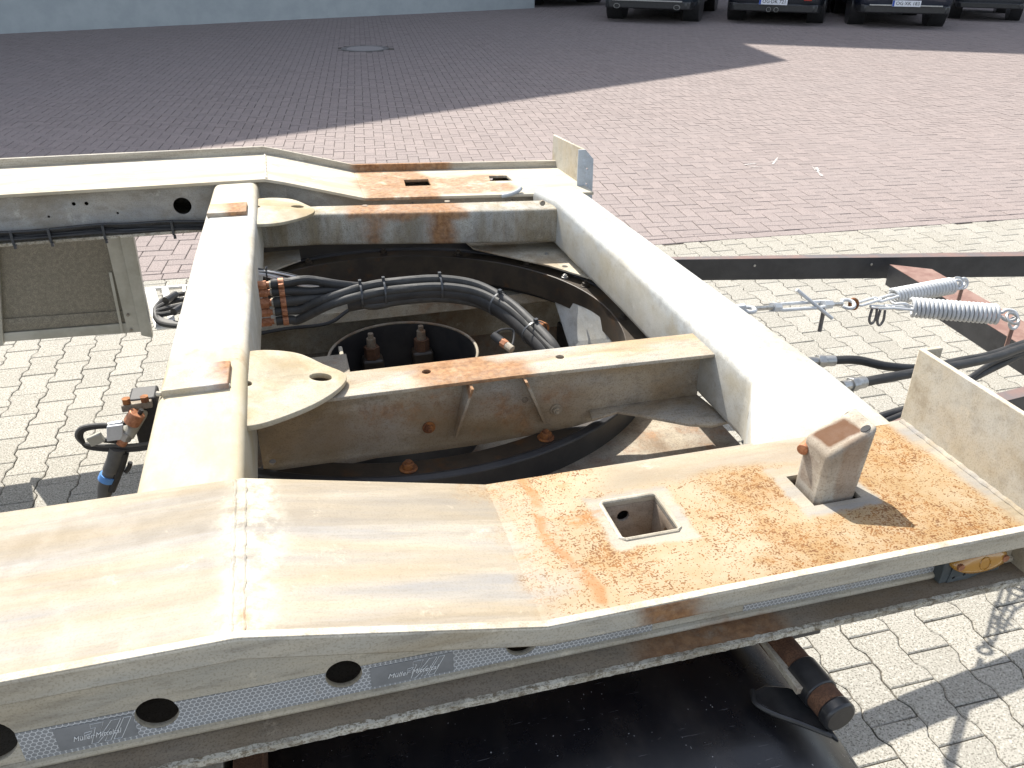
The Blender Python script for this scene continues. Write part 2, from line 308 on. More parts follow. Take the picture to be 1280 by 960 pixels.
class MB:
    def __init__(s): s.v = []; s.f = []
    def add(s, vs, fs):
        k = len(s.v); s.v += [tuple(v) for v in vs]; s.f += [tuple(i+k for i in f) for f in fs]; return s
    def hexa(s, p):   # 8 points: bottom ring 4, top ring 4
        return s.add(p, [(3, 2, 1, 0), (4, 5, 6, 7), (0, 1, 5, 4), (1, 2, 6, 5), (2, 3, 7, 6), (3, 0, 4, 7)])
    def box(s, x0, x1, y0, y1, z0, z1):
        return s.hexa([(x0, y0, z0), (x1, y0, z0), (x1, y1, z0), (x0, y1, z0), (x0, y0, z1), (x1, y0, z1), (x1, y1, z1), (x0, y1, z1)])
    def obox(s, c, ax, half):  # oriented box, ax = 3 unit vectors
        a = [Vector(v)*h for v, h in zip(ax, half)]; c = Vector(c); P = []
        for k in (-1, 1):
            for i, j in ((-1, -1), (1, -1), (1, 1), (-1, 1)): P.append(c+a[0]*i+a[1]*j+a[2]*k)
        return s.hexa(P)
    def loft(s, rings, cap=True, close=True):
        n = len(rings[0]); k = len(s.v); s.v += [tuple(p) for r in rings for p in r]
        for i in range(len(rings)-1):
            for j in range(n if close else n-1):
                j2 = (j+1) % n; s.f.append((k+i*n+j, k+i*n+j2, k+(i+1)*n+j2, k+(i+1)*n+j))
        if cap: s.f.append(tuple(k+j for j in range(n))[::-1]); s.f.append(tuple(k+(len(rings)-1)*n+j for j in range(n)))
        return s
    def tube(s, pts, r, n=10, closed=False):
        pts = [Vector(p) for p in pts]; R = r if isinstance(r, (list, tuple)) else [r]*len(pts)
        rings = []; up = None
        for i, p in enumerate(pts):
            if closed: t = pts[(i+1) % len(pts)]-pts[i-1]
            else: t = pts[min(i+1, len(pts)-1)]-pts[max(i-1, 0)]
            t.normalize()
            if up is None: up = t.orthogonal().normalized()
            up = (up-t*up.dot(t)); up.normalize(); b = t.cross(up)
            rings.append([p+(up*cos(2*PI*k/n)+b*sin(2*PI*k/n))*R[i] for k in range(n)])
        if closed: rings.append(rings[0]); return s.loft(rings, cap=False)
        return s.loft(rings)
    def cyl(s, a, b, r, n=16, r2=None): return s.tube([a, b], [r, r if r2 is None else r2], n)
    def nut(s, a, b, r): return s.tube([a, b], r, 6)
    def ring(s, c, R, r, n=32, m=8, ax=((1, 0, 0), (0, 1, 0))):
        u, v = Vector(ax[0]), Vector(ax[1]); return s.tube([Vector(c)+u*R*cos(2*PI*i/n)+v*R*sin(2*PI*i/n) for i in range(n)], r, m, True)
    def lathe(s, prof, c, n=48, a0=0, a1=2*PI):   # prof [(r,z)] closed profile round vertical axis
        full = abs(a1-a0-2*PI) < 1e-6; k = n if full else n+1
        rings = [[(c[0]+r*cos(a0+(a1-a0)*i/n), c[1]+r*sin(a0+(a1-a0)*i/n), z) for r, z in prof] for i in range(k)]
        if full: rings.append(rings[0]); return s.loft(rings, cap=False)
        return s.loft(rings)
    def build(s, name, mat, parent=None, bevel=0, seg=2, smooth=30):
        me = bpy.data.meshes.new(name); me.from_pydata(s.v, [], s.f); me.validate()
        bm = bmesh.new(); bm.from_mesh(me); bmesh.ops.remove_doubles(bm, verts=bm.verts, dist=1e-6); bmesh.ops.recalc_face_normals(bm, faces=bm.faces); bm.to_mesh(me); bm.free()
        o = link(name, me, mat, parent, smooth)
        if bevel:
            m = o.modifiers.new('bevel', 'BEVEL'); m.width = bevel; m.segments = seg; m.limit_method = 'ANGLE'; m.angle_limit = math.radians(35)
        return o
def circle(cx, cy, r, n=24, ry=None): return [(cx+r*cos(2*PI*i/n), cy+(ry or r)*sin(2*PI*i/n)) for i in range(n)]
_deps = []
def plate(name, outer, holes, thick, origin, u, v, mat, parent=None, bevel=.001):
    """flat plate with real holes; outer/holes are 2D in (u,v) from origin; thickness goes to minus u x v"""
    cu = bpy.data.curves.new(name, 'CURVE'); cu.dimensions = '2D'; cu.fill_mode = 'BOTH'
    for loop in [outer]+list(holes):
        sp = cu.splines.new('POLY'); sp.points.add(len(loop)-1); sp.use_cyclic_u = True
        for q, p in zip(sp.points, loop): q.co = (p[0], p[1], 0, 1)
    cu.extrude = max(thick/2-bevel, 1e-4); cu.bevel_depth = bevel; cu.bevel_resolution = 1; cu.offset = -bevel
    t = bpy.data.objects.new(name, cu); COL.objects.link(t)
    dg = bpy.context.evaluated_depsgraph_get(); me = bpy.data.meshes.new_from_object(t.evaluated_get(dg)); COL.objects.unlink(t); bpy.data.objects.remove(t); bpy.data.curves.remove(cu)
    u = Vector(u).normalized(); v = Vector(v); v = (v-u*v.dot(u)).normalized(); n = u.cross(v); T = Matrix((u, v, n)).transposed().to_4x4()
    T.translation = Vector(origin)-n*(thick/2); me.transform(T); me.name = name
    me.materials.clear(); me.materials.append(mat)
    bm = bmesh.new(); bm.from_mesh(me); bmesh.ops.remove_doubles(bm, verts=bm.verts, dist=1e-6); bmesh.ops.recalc_face_normals(bm, faces=bm.faces); bm.to_mesh(me); bm.free()
    return link(name, me, None, parent, 40)
def hplate(name, pts, z, thick, mat, parent=None, holes=(), bevel=.001):     # horizontal, top face at z
    return plate(name, [(p[0], p[1]) for p in pts], holes, thick, (0, 0, z), (1, 0, 0), (0, 1, 0), mat, parent, bevel)
def vplate(name, pts, y, thick, mat, parent=None, holes=(), bevel=.001):     # in the XZ plane, front (camera side) face at y
    return plate(name, pts, holes, thick, (0, y, 0), (1, 0, 0), (0, 0, 1), mat, parent, bevel)
def smoothpath(pts, n=8):
    P = [Vector(p) for p in pts]; out = []
    for i in range(len(P)-1):
        p0, p1, p2, p3 = P[max(i-1, 0)], P[i], P[i+1], P[min(i+2, len(P)-1)]
        for k in range(n):
            t = k/n; out.append(.5*((2*p1)+(-p0+p2)*t+(2*p0-5*p1+4*p2-p3)*t*t+(-p0+3*p1-3*p2+p3)*t**3))
    out.append(P[-1]); return out
def hexbolt(parent, c, d, r=.012, h=.008, mat=None, name='bolt'):
    c = Vector(c); d = Vector(d).normalized(); m = MB(); m.cyl(c, c+d*.003, r*1.5, 16); m.nut(c+d*.003, c+d*(.003+h), r); m.cyl(c+d*(.003+h), c+d*(.003+h*1.5), r*.5, 10)
    return m.build(name, mat or MAT['rust'], parent, bevel=.0008)

# ------------------------------------------------------------------ ground and paving
THG, THR = -.0059, -.10367
OG = Vector((1.85519, 1.51486)); OR = Vector((-.66554, 5.8398)); PXP = .13651
def g2w(u, v): return (OG.x+cos(THG)*u-sin(THG)*v, OG.y+sin(THG)*u+cos(THG)*v)
def r2w(u, v): return (OR.x+cos(THR)*u-sin(THR)*v, OR.y+sin(THR)*u+cos(THR)*v)
BORD = (Vector((-.91, 5.206)), Vector((5.416, 4.896)))       # line where grey stones meet red bricks
bdir = (BORD[1]-BORD[0]).normalized(); bnor = Vector((-bdir.y, bdir.x))
def bdist(x, y): return (Vector((x, y))-BORD[0]).dot(bnor)   # >0 on the red side
def clip(poly, c, n):    # keep side where (p-c).n >= 0
    out = []
    for i in range(len(poly)):
        a, b = Vector(poly[i]), Vector(poly[(i+1) % len(poly)]); da, db = (a-c).dot(n), (b-c).dot(n)
        if da >= 0: out.append(tuple(a))
        if da*db < 0: out.append(tuple(a+(b-a)*(da/(da-db))))
    return out
def inset(poly, d):
    n = len(poly); out = []
    for i in range(n):
        p0, p, p1 = Vector(poly[i-1]), Vector(poly[i]), Vector(poly[(i+1) % n])
        e0 = (p-p0).normalized(); e1 = (p1-p).normalized(); n0 = Vector((-e0.y, e0.x)); n1 = Vector((-e1.y, e1.x)); m = n0+n1
        m = m/max(m.length_squared/2, .6) if m.length > 1e-6 else n0
        out.append(tuple(p+m*d))
    return out
def stone_geo(poly, z0, z1, ch):
    n = len(poly); top = inset(poly, ch)
    v = [(x, y, z0) for x, y in poly]+[(x, y, z1-ch*.8) for x, y in poly]+[(x, y, z1) for x, y in top]
    f = []
    for k in (0, 1):
        for i in range(n): j = (i+1) % n; f.append((k*n+i, k*n+j, (k+1)*n+j, (k+1)*n+i))
    f.append(tuple(range(2*n, 3*n))); return v, f
ground = MB().box(-90, 130, -40, 200, -.30, -.062).build('ground', MAT['ground'], None, 0); tag(ground, kind='structure')
def bed(name, pts):
    m = MB(); n = len(pts); m.add([(x, y, -.06) for x, y in pts]+[(x, y, -.008) for x, y in pts], [tuple(range(n))[::-1], tuple(range(n, 2*n))]+[(i, (i+1) % n, n+(i+1) % n, n+i) for i in range(n)])
    o = m.build(name, MAT['joint'], None, 0); tag(o, kind='structure'); return o
bl = BORD[0]-bdir*30; br_ = BORD[1]+bdir*40
grey_bed = bed('grey_paving', [(-28, -6), (40, -6), tuple(br_), tuple(bl)])
red_bed = bed('red_paving', [tuple(bl), tuple(br_), (60, 48), (-28, 48)])
OCC = [  # rough outline of the trailer in the picture, used only to choose which stones become single parts
    [(0, 190), (340, 185), (440, 205), (690, 165), (745, 190), (745, 240), (1095, 505), (1170, 450), (1280, 520), (1280, 715), (960, 790), (1090, 960), (0, 960), (0, 640), (165, 615), (260, 290), (0, 305)],
    [(0, 305), (165, 297), (190, 420), (0, 430)]]
def inpoly(x, y, P):
    c = False
    for i in range(len(P)):
        (x1, y1), (x2, y2) = P[i-1], P[i]
        if (y1 > y) != (y2 > y) and x < (x2-x1)*(y-y1)/(y2-y1)+x1: c = not c
    return c
def pave(items, name, parent, mat, budget=300):
    """items: (template key, local poly, (x,y,rot), size). The biggest in view become parts, the rest one stuff mesh"""
    sc_l = []
    for i, it in enumerate(items):
        x, y, r = it[1]; q = project((x, y, 0)); s = 0
        if q[2] > .1 and -20 < q[0] < 1300 and -10 < q[1] < 980 and not any(inpoly(q[0], q[1], P) for P in OCC): s = 1/q[2]**2
        sc_l.append(s)
    order = np.argsort(sc_l)[::-1]; single = set(i for i in order[:budget] if sc_l[i] > 0)
    cache = {}; V = []; F = []; nv = 0
    for i, it in enumerate(items):
        poly, (x, y, r) = it[0], it[1]; key = it[2]
        dz = rng.uniform(-.0015, .0015); rr = r+rng.normal(0, .006); tx, ty = rng.normal(0, .004, 2)
        if i in single:
            me = cache.get(key) if key else None
            if me is None:
                v, f = stone_geo(poly, -.05, 0, .0035); me = bpy.data.meshes.new(name); me.from_pydata(v, [], f); me.materials.append(mat)
                if key: cache[key] = me
            o = bpy.data.objects.new(name, me); COL.objects.link(o); o.location = (x, y, dz); o.rotation_euler = (tx, ty, rr); o.parent = parent
        else:
            fine = project((x, y, 0))[2]; fine = 0 < fine < 9
            kk = (key, fine); g = cache.get(kk) if key else None
            if g is None:
                if fine: v, f = stone_geo(poly, -.02, 0, .0035)
                else:
                    n = len(poly); v = [(a, b_, -.014) for a, b_ in poly]+[(a, b_, 0) for a, b_ in inset(poly, .0015)]; f = [(j, (j+1) % n, n+(j+1) % n, n+j) for j in range(n)]+[tuple(range(n, 2*n))]
                g = (np.array(v), f)
                if key: cache[kk] = g
            v, f = g; c, s = cos(rr), sin(rr); W = np.empty_like(v)
            W[:, 0] = x+c*v[:, 0]-s*v[:, 1]; W[:, 1] = y+s*v[:, 0]+c*v[:, 1]; W[:, 2] = v[:, 2]+dz+tx*v[:, 1]-ty*v[:, 0]
            V.append(W); F += [tuple(a+nv for a in ff) for ff in f]; nv += len(v)
    me = bpy.data.meshes.new(name+'_field'); me.from_pydata(np.concatenate(V).tolist(), [], F); me.materials.append(mat)
    o = bpy.data.objects.new(name+'_field', me); COL.objects.link(o); o.parent = parent; o['kind'] = 'stuff'
# grey bone-shaped stones
G = .0018; prof = [(.1-G, .0748), (.085, .0765), (.068, .0775), (.052, .0700), (.036, .0590), (.020, .0588), (0, .0614)]
half = [(a-G, v) for v, a in prof]; side = half+[(a, -v) for a, v in half[-2::-1]]
bone = [(-a, v) for a, v in side[::-1]]; bone = [(a, v) for a, v in side[::-1]]+[(-a, v) for a, v in side]
area = sum(bone[i-1][0]*bone[i][1]-bone[i][0]*bone[i-1][1] for i in range(len(bone)))
if area < 0: bone = bone[::-1]
items = []
for k in range(-60, 90):
    for j in range(-22, 22):
        v = j*.2-.1+(.1 if k % 2 else 0); u = k*PXP; x, y = g2w(u, v)
        if y < -2.5: continue
        d = bdist(x, y)
        if d > .11: continue
        q = project((x, y, 0))
        if not (q[2] > 0 and -1000 < q[0] < 2600 and q[1] < 1500): continue
        if d < -.11: items.append((bone, (x, y, THG), 'bone'))
        else:
            wp = [tuple(Vector(g2w(u+a, v+b_))) for a, b_ in bone]; cp_ = clip(wp, BORD[0]-bnor*.003, -bnor)
            if len(cp_) > 2:
                c0 = np.mean(cp_, 0)
                if abs(sum(cp_[i-1][0]*cp_[i][1]-cp_[i][0]*cp_[i-1][1] for i in range(len(cp_))))/2 > .004: items.append(([(a-c0[0], b_-c0[1]) for a, b_ in cp_], (c0[0], c0[1], 0), None))
pave(items, 'paving_stone', grey_bed, MAT['grey'])
# red herringbone bricks
g = .0022
Vb = [(-.05+g, -.1+g), (.05-g, -.1+g), (.05-g, .1-g), (-.05+g, .1-g)]; Hb = [(-.1+g, -.05+g), (.1-g, -.05+g), (.1-g, .05-g), (-.1+g, .05-g)]
edge_w = .105; items = []
MANC = Vector((1.70, 16.2)); MANR = .43
for a in range(-190, 240):
    for b_ in range(-110, 110):
        for (cu, cv, poly, key) in ((-.05, -.1, Vb, 'v'), (-.1, -.25, Hb, 'h')):
            u, v = cu+.1*a+.2*b_, cv-.1*a+.2*b_
            x, y = r2w(u, v)
            if y < 4.5 or y > 30: continue
            d = bdist(x, y)
            if d < edge_w-.1: continue
            q = project((x, y, 0))
            if not (q[2] > 0 and -500 < q[0] < 1850 and q[1] > -40): continue
            if (Vector((x, y))-MANC).length < MANR+.06: continue
            if d > edge_w+.13: items.append((poly, (x, y, THR), key))
            else:
                wp = [r2w(u+a_, v+c_) for a_, c_ in poly]; cp_ = clip(wp, BORD[0]+bnor*(edge_w+.002), bnor)
                if len(cp_) > 2:
                    c0 = np.mean(cp_, 0)
                    if abs(sum(cp_[i-1][0]*cp_[i][1]-cp_[i][0]*cp_[i-1][1] for i in range(len(cp_))))/2 > .0015: items.append(([(s-c0[0], t-c0[1]) for s, t in cp_], (c0[0], c0[1], 0), None))
ba = math.atan2(bdir.y, bdir.x)
for k in range(-20, 60):
    p = BORD[0]+bdir*(k*.2)+bnor*(edge_w/2); items.append((Hb, (p.x, p.y, ba), 'h'))
pave(items, 'brick', red_bed, MAT['red'])

chalk = MB()
for (qa, qb, wd_) in (((930, 206), (944, 204), .012), (((936), 209), (952, 208), .008), ((972, 197), (966, 205), .010), ((960, 203), (972, 201), .006), ((1015, 208), (1028, 220), .012), ((1020, 209), (1023, 214), .02)):
    a_, b__ = Z(*qa, .0035), Z(*qb, .0035); n_ = 9; d_ = (b__-a_).normalized(); s_ = Vector((-d_.y, d_.x, 0)); P_ = [a_.lerp(b__, i/n_) for i in range(n_+1)]; ww = [wd_*(.25+rng.rand()) for _ in P_]
    k_ = len(chalk.v); chalk.v += [tuple(p+s_*w_) for p, w_ in zip(P_, ww)]+[tuple(p-s_*w_) for p, w_ in zip(P_, ww)]; chalk.f += [(k_+i, k_+i+1, k_+n_+1+i+1, k_+n_+1+i) for i in range(n_)]
cm = chalk.build('chalk_marks', simple('white_scrape', (.55, .53, .5), (.3, .26, .25), 60, .9), red_bed); cm['kind'] = 'stuff'
man = empty('manhole_cover', (MANC.x, MANC.y, 0), 'round manhole cover with a dark iron ring set in the shaded red paving', 'manhole cover')
MB().lathe([(MANR, -.03), (MANR, .006), (MANR-.09, .006), (MANR-.09, -.03)], (MANC.x, MANC.y)).build('iron_frame', MAT['iron'], man, .003)
MB().lathe([(.001, -.03), (MANR-.095, -.03), (MANR-.095, .004), (.001, .004)], (MANC.x, MANC.y)).build('concrete_lid', MAT['cover'], man, .002)

# ------------------------------------------------------------------ buildings
wA, wB = Vector((-5.175, 20.156)), Vector((7.204, 24.086)); wd = (wB-wA).normalized(); wn = Vector((-wd.y, wd.x))
H1 = 12.; off = Vector((sin(SUN_AZ), -cos(SUN_AZ)))*(H1/math.tan(SUN_EL))
Rc = Vector((8.418, 13.066))-off; Rl = Vector((.013, 9.174))-off; rd = (Rc-Rl).normalized()
bld = empty('workshop_building', (wA.x, wA.y, 0), 'blue grey rendered building wall behind the shaded red paving, only its base in view', 'building')
def slab(m, pts, z0, z1):
    n = len(pts); m.add([(p[0], p[1], z0) for p in pts]+[(p[0], p[1], z1) for p in pts], [tuple(range(n))[::-1], tuple(range(n, 2*n))]+[(i, (i+1) % n, n+(i+1) % n, n+i) for i in range(n)]); return m
w0 = wA-wd*14
slab(MB(), [w0-wn*.06, wB-wn*.06+wd*.05, wB+wd*.05+wn*9, w0+wn*9], -.1, 1.3).build('plinth', MAT['wallpaint'], bld, .01)
slab(MB(), [w0, wB, wB+wn*9, w0+wn*9], 1.3, 8.6).build('wall', MAT['wallup'], bld)
Ra = Rl-rd*16; rq = [Ra, Rc, Rc+Vector((.6, 3.0)), Rc+Vector((.9, 9)), Ra+Vector((-2, 13))]; slab(MB(), rq, H1-.3, H1).build('roof', MAT['roof'], bld)
slab(MB(), [Ra+Vector((.3, 2.6)), Rc+Vector((-.4, 2.6)), Rc+Vector((.5, 8.8)), Ra+Vector((-1.7, 12.5))], 8.6, H1-.3).build('upper_wall', MAT['wallup'], bld)
for k in range(6):
    c = w0+wd*(4+k*4.2); m = MB(); a = c-wn*.03
    slab(m, [a, a+wd*1.8, a+wd*1.8+wn*.1, a+wn*.1], 2.4, 4.0); win = m.build('window', MAT['winglass'], bld)
H2 = 20.; off2 = Vector((sin(SUN_AZ), -cos(SUN_AZ)))*(H2/math.tan(SUN_EL))
S1 = Vector((8.918, 15.595))-off2; S2 = Vector((13.25, 13.048))-off2; sdir = (S2-S1).normalized(); sn = Vector((-sdir.y, sdir.x))
S0 = S1-sdir*2; hall = empty('tall_hall', (S1.x, S1.y, 0), 'tall hall standing behind the row of dark parked cars', 'building')
slab(MB(), [S0, S0+sdir*34, S0+sdir*34+sn*8, S0+sn*8], -.1, H2).build('wall', MAT['wallup'], hall)
slab(MB(), [S0-sn*.05, S0+sdir*34-sn*.05, S0+sdir*34+sn*8.1, S0+sn*8.1], H2, H2+.3).build('roof', MAT['roof'], hall)

# ------------------------------------------------------------------ parked cars
def paint(name, c):
    b = NB(name); b.b.inputs['Coat Weight'].default_value = .8; b.b.inputs['Coat Roughness'].default_value = .05; return b.out(b.mix(b.noise(b.obj(), 3), c, tuple(v*1.2 for v in c)), .35, .3)
red_lamp = simple('red_tail_lens', (.5, .02, .02), (.4, .015, .015), 50, .2)
plate_white = simple('plate_white', (.75, .76, .78), (.7, .7, .72), 20, .4); plate_blue = simple('plate_blue', (.02, .08, .4), None, 20, .4); ink = simple('plate_black_ink', (.02, .02, .02), None, 20, .5)
def text_mesh(s, size, shear=0, extrude=.001):
    cu = bpy.data.curves.new('lettering', 'FONT'); cu.body = s; cu.size = size; cu.extrude = extrude; cu.shear = shear; cu.align_x = 'CENTER'; cu.align_y = 'CENTER'; cu.resolution_u = 2
    t = bpy.data.objects.new('t', cu); COL.objects.link(t); dg = bpy.context.evaluated_depsgraph_get(); me = bpy.data.meshes.new_from_object(t.evaluated_get(dg)); bpy.data.objects.remove(t); return me
def car(pl, pr, col, label, W=1.86, L=4.4, H=1.45, gc=.20, pipes=(.55,), chrome=False, platetxt=None, wr=.335, lamps=False, suv=0):
    """rear tyres touch the ground at pl (left) and pr (right); nose points away. Local: x right, y forward, z up"""
    pl, pr = Vector(pl[:2]), Vector(pr[:2]); mid = (pl+pr)/2; s = (pr-pl).length/(W*.94); rx = (pr-pl).normalized(); ang = math.atan2(rx.y, rx.x)
    root = empty('parked_car', (mid.x, mid.y, 0), label, 'car', 'dark cars parked in the shade along the hall'); root.rotation_euler.z = ang; root.scale = (s, s, s)
    def add(o): o.parent = root; o.location = (0, 0, 0); return o
    m = MB(); hw = W/2; st = [  # y, half width, bottom, waist, roof, roof half width
        (-.92, .80, gc+.16, .72, .80, .55), (-.86, .93, gc+.08, .86, .98, .62), (-.60, .985, gc+.03, .93, 1.05+suv*.3, .66), (-.1, 1., gc, .95, H-.12+suv*.1, .66),
        (.5, 1., gc, .96, H, .66), (1.3, 1., gc, .96, H, .66), (2.0, 1., gc, .95, H-.22, .64), (2.5, .985, gc, .93, 1.0, .64), (3.1, .95, gc+.02, .82, .86, .6), (3.42, .82, gc+.08, .6, .66, .5)]
    rings = []
    for y_, a, b0, wz, rz, rw in st:
        k = hw*a; rings.append([(-k*.86, y_, b0), (-k*.98, y_, b0+.10), (-k, y_, b0+.28), (-k*.985, y_, wz-.1), (-k*.93, y_, wz), (-hw*rw*1.02, y_, rz-.05), (-hw*rw*.85, y_, rz), (0, y_, rz+.02),
                                (hw*rw*.85, y_, rz), (hw*rw*1.02, y_, rz-.05), (k*.93, y_, wz), (k*.985, y_, wz-.1), (k, y_, b0+.28), (k*.98, y_, b0+.10), (k*.86, y_, b0)])
    m.loft(rings); body = add(m.build('body', col, None, smooth=50)); body.modifiers.new('sub', 'SUBSURF').render_levels = 2
    # wheel arches as dark recesses, wheels with rim and spokes
    for sx in (-1, 1):
        for y_ in (0, 2.62):
            wb = MB(); xo = sx*(hw-.02); xi = sx*(hw-.24); P = [(r, t) for r, t in ((wr-.02, 0), (wr, .03), (wr, .19), (wr-.02, .22), (.22, .22), (.20, .18), (.20, .03), (.22, 0))]
            n = 32; rg = [[(xo-sx*t, y_+r*cos(2*PI*i/n), wr+r*sin(2*PI*i/n)) for r, t in P] for i in range(n)]; rg.append(rg[0]); wb.loft(rg, cap=False)
            tyre = add(wb.build('tyre', MAT['wheelrub'], None, smooth=40)); tyre.name = 'wheel'
            rb = MB()
            for i in range(10): a = 2*PI*i/10; rb.hexa([(xo-sx*.03+dx, y_+cos(a)*r+(-sin(a))*o, wr+sin(a)*r+cos(a)*o) for dx in (0, -sx*.02) for r, o in ((.04, -.018), (.205, -.012), (.205, .012), (.04, .018))])
            rb.cyl((xo-sx*.02, y_, wr), (xo-sx*.06, y_, wr), .055, 16); rim = rb.build('rim', MAT['steel'], None); rim.parent = tyre
            ar = MB(); ar.cyl((xo+sx*.012, y_, wr), (xo-sx*.30, y_, wr), wr+.05, 32); add(ar.build('wheel_arch', MAT['plastic'], None, smooth=40))
    bmp = MB(); bmp.loft([[(-hw*.93*k2, y2, gc+.06), (-hw*.93*k2, y2, gc+.20), (hw*.93*k2, y2, gc+.20), (hw*.93*k2, y2, gc+.06)] for k2, y2 in ((.86, -.955), (.95, -.90), (1., -.7))]); add(bmp.build('bumper', MAT['plastic'], None, .02))
    if chrome: add(MB().box(-hw*.72, hw*.72, -.975, -.94, gc+.19, gc+.215).build('bumper_trim', MAT['steel'], None, .004))
    for px in pipes:
        for sx in ((-1, 1) if px > .2 else (-1, 1)):
            e = MB(); P = [(.042, 0), (.045, .02), (.045, .14), (.036, .14), (.036, .02), (.038, 0)]; n = 20; x0 = sx*px
            rg = [[(x0+r*cos(2*PI*i/n)*(1.4 if px > .2 else 1), -.99+t, gc+.10+r*sin(2*PI*i/n)) for r, t in P] for i in range(n)]; rg.append(rg[0]); e.loft(rg, cap=False); add(e.build('exhaust_pipe', MAT['steel'], None, smooth=50))
    if lamps:
        for sx in (-1, 1): add(MB().box(sx*.62-.07, sx*.62+.07, -.985, -.93, gc+.27, gc+.30).build('rear_lamp', red_lamp, None, .004))
    for sx in (-1, 1): add(MB().box(sx*.70-.14, sx*.70+.14, -.94, -.80, .72, .82).build('tail_lamp', red_lamp, None, .02))
    if platetxt:
        pz = gc+.24; np_ = add(MB().box(-.26, .26, -.995, -.97, pz-.055, pz+.055).build('number_plate', plate_white, None, .003))
        b2 = MB().box(-.258, -.222, -.9975, -.99, pz-.052, pz+.052).build('blue_strip', plate_blue, None); b2.parent = np_
        me = text_mesh(platetxt, .088); me.transform(Matrix.Translation((.02, -.998, pz))@Matrix.Rotation(PI/2, 4, 'X')); me.materials.append(ink)
        t = bpy.data.objects.new('lettering', me); COL.objects.link(t); t.parent = np_
    return root
dkblue = paint('dark_blue_paint', (.020, .032, .042)); dkblack = paint('black_paint', (.012, .015, .020)); dknavy = paint('navy_paint', (.010, .014, .026)); dkgrey = paint('dark_grey_paint', (.03, .034, .038))
car(Z(765, 22, 0), Z(872, 26, 0), dkblue, 'dark blue grey car with wide exhaust tips at the left end of the row', pipes=(.58,), chrome=True, L=4.6)
car(Z(914, 23.5, 0), Z(1026, 28, 0), dkblack, 'black car with twin round exhausts under a white number plate', pipes=(.07,), platetxt='OG·DK 721', lamps=True, gc=.17)
car(Z(1060, 29, 0), Z(1172, 32, 0), dknavy, 'black car with chrome bumper strip second from the right of the row', pipes=(), platetxt='OG·XK 183', chrome=True, wr=.36, gc=.22)
car(Z(1186, 22, 0), Z(1270, 25, 0), dkgrey, 'tall dark car at the right end of the row with its wheels just in view', pipes=(), wr=.38, gc=.28, suv=1)
car(Z(655, 6, 0), Z(740, 2, 0), dkgrey, 'dark car mostly above the frame beside the corner of the wall', pipes=(), wr=.34)

# ------------------------------------------------------------------ trailer frame
frame = empty('trailer_frame', (.3, 2.0, 0), 'galvanised steel trailer chassis with sloped side beams, cross members and rust stains', 'trailer')
ZT, ZL = 1.10, 1.182           # loading surface at the front and behind the kink
YO, YI = .757, 1.102           # near side beam: outer and inner edge
K0, K1, XF, XR = -.117, .262, 1.075, -2.6
near = MB().box(K1, K1+.001, YO+.09, YO+.091, ZL-.17, ZL-.169)
def strip(name, keys, y0, y1, th, mat, parent, bevel=.001):  # keys (x,ztop): bent flat bar along x
    r = [[(x, y0, z-th), (x, y1, z-th), (x, y1, z), (x, y0, z)] for x, z in keys]; return MB().loft(r).build(name, mat, parent, bevel)
# near beam ------------------------------------------------
nb = strip('side_beam', [(XR, ZL), (K0, ZL), (K1, ZT)], YO+.010, YI, .008, MAT['near_beam'], frame, .0002)
tag(nb, 'near side beam with a speckled orange rust field at its front')
HX0, HX1, HY0, HY1 = .431, .524, .911, 1.003
PX0, PX1, PY0, PY1 = .762, .850, .909, .993
hplate('flange', [(K1-.0005, YO+.010), (XF, YO+.010), (XF, YI), (K1-.0005, YI)], ZT, .010, MAT['near_beam'], nb,
       holes=[[(HX0, HY0), (HX1, HY0), (HX1, HY1), (HX0, HY1)], [(PX0, PY0), (PX1, PY0), (PX1, PY1), (PX0, PY1)]], bevel=.0002)
# raised outer rim
strip('rim', [(XR, ZL+.008), (K0, ZL+.008), (K1, ZT+.009), (XF+.004, ZT+.009)], YO, YO+.014, .034, MAT['near_web'], nb, .003)
strip('rim_edge', [(XR, ZL+.0092), (K0, ZL+.0092), (K1, ZT+.0102), (XF+.004, ZT+.0102)], YO+.0012, YO+.0135, .003, MAT['weld'], nb, .001)
YW = .80; ZB = 1.000
hs = [(-.235, 1.052, .0255), (-.004, 1.054, .0235), (.240, 1.046, .0235), (-.428, 1.060, .036), (-.64, 1.058, .026), (-.9, 1.058, .026)]
vplate('web', [(XR, ZB), (XF, ZB), (XF, ZT-.011), (K1, ZT-.011), (K0, ZL-.009), (XR, ZL-.009)], YW, .008, MAT['near_web'], nb, holes=[circle(a, b_, r, 28) for a, b_, r in hs])
vplate('inner_web', [(XR, ZB), (XF, ZB), (XF, ZT-.011), (K1, ZT-.011), (K0, ZL-.009), (XR, ZL-.009)], YI-.05, .008, MAT['dirty'], nb)
strip('foot_flange', [(XR, .998), (XF+.02, 1.006)], YO-.002, YI-.02, .008, MAT['near_foot'], nb, .001)
m = MB(); pts = [(XR+i*.0075, YO-.002, .9955+(XR+i*.0075-XR)*.0022) for i in range(int((XF+.02-XR)/.0075))]
rg = []
for (x, y, z) in pts:
    j = rng.normal(0, .00035, 2); rg.append([(x, y-.0012+j[0], z-.0065), (x, y+.006, z-.0065), (x, y+.006+j[0]*1.5, z+.0035), (x, y-.0006+j[0], z+.0028+j[1]*.5)])
m.loft(rg).build('rough_edge', MAT['edge'], nb)
MB().tube([(XR, YW-.001, ZB+.006), (XF, YW-.001, ZB+.013)], .006, 8).build('fillet_weld', MAT['near_web'], nb)
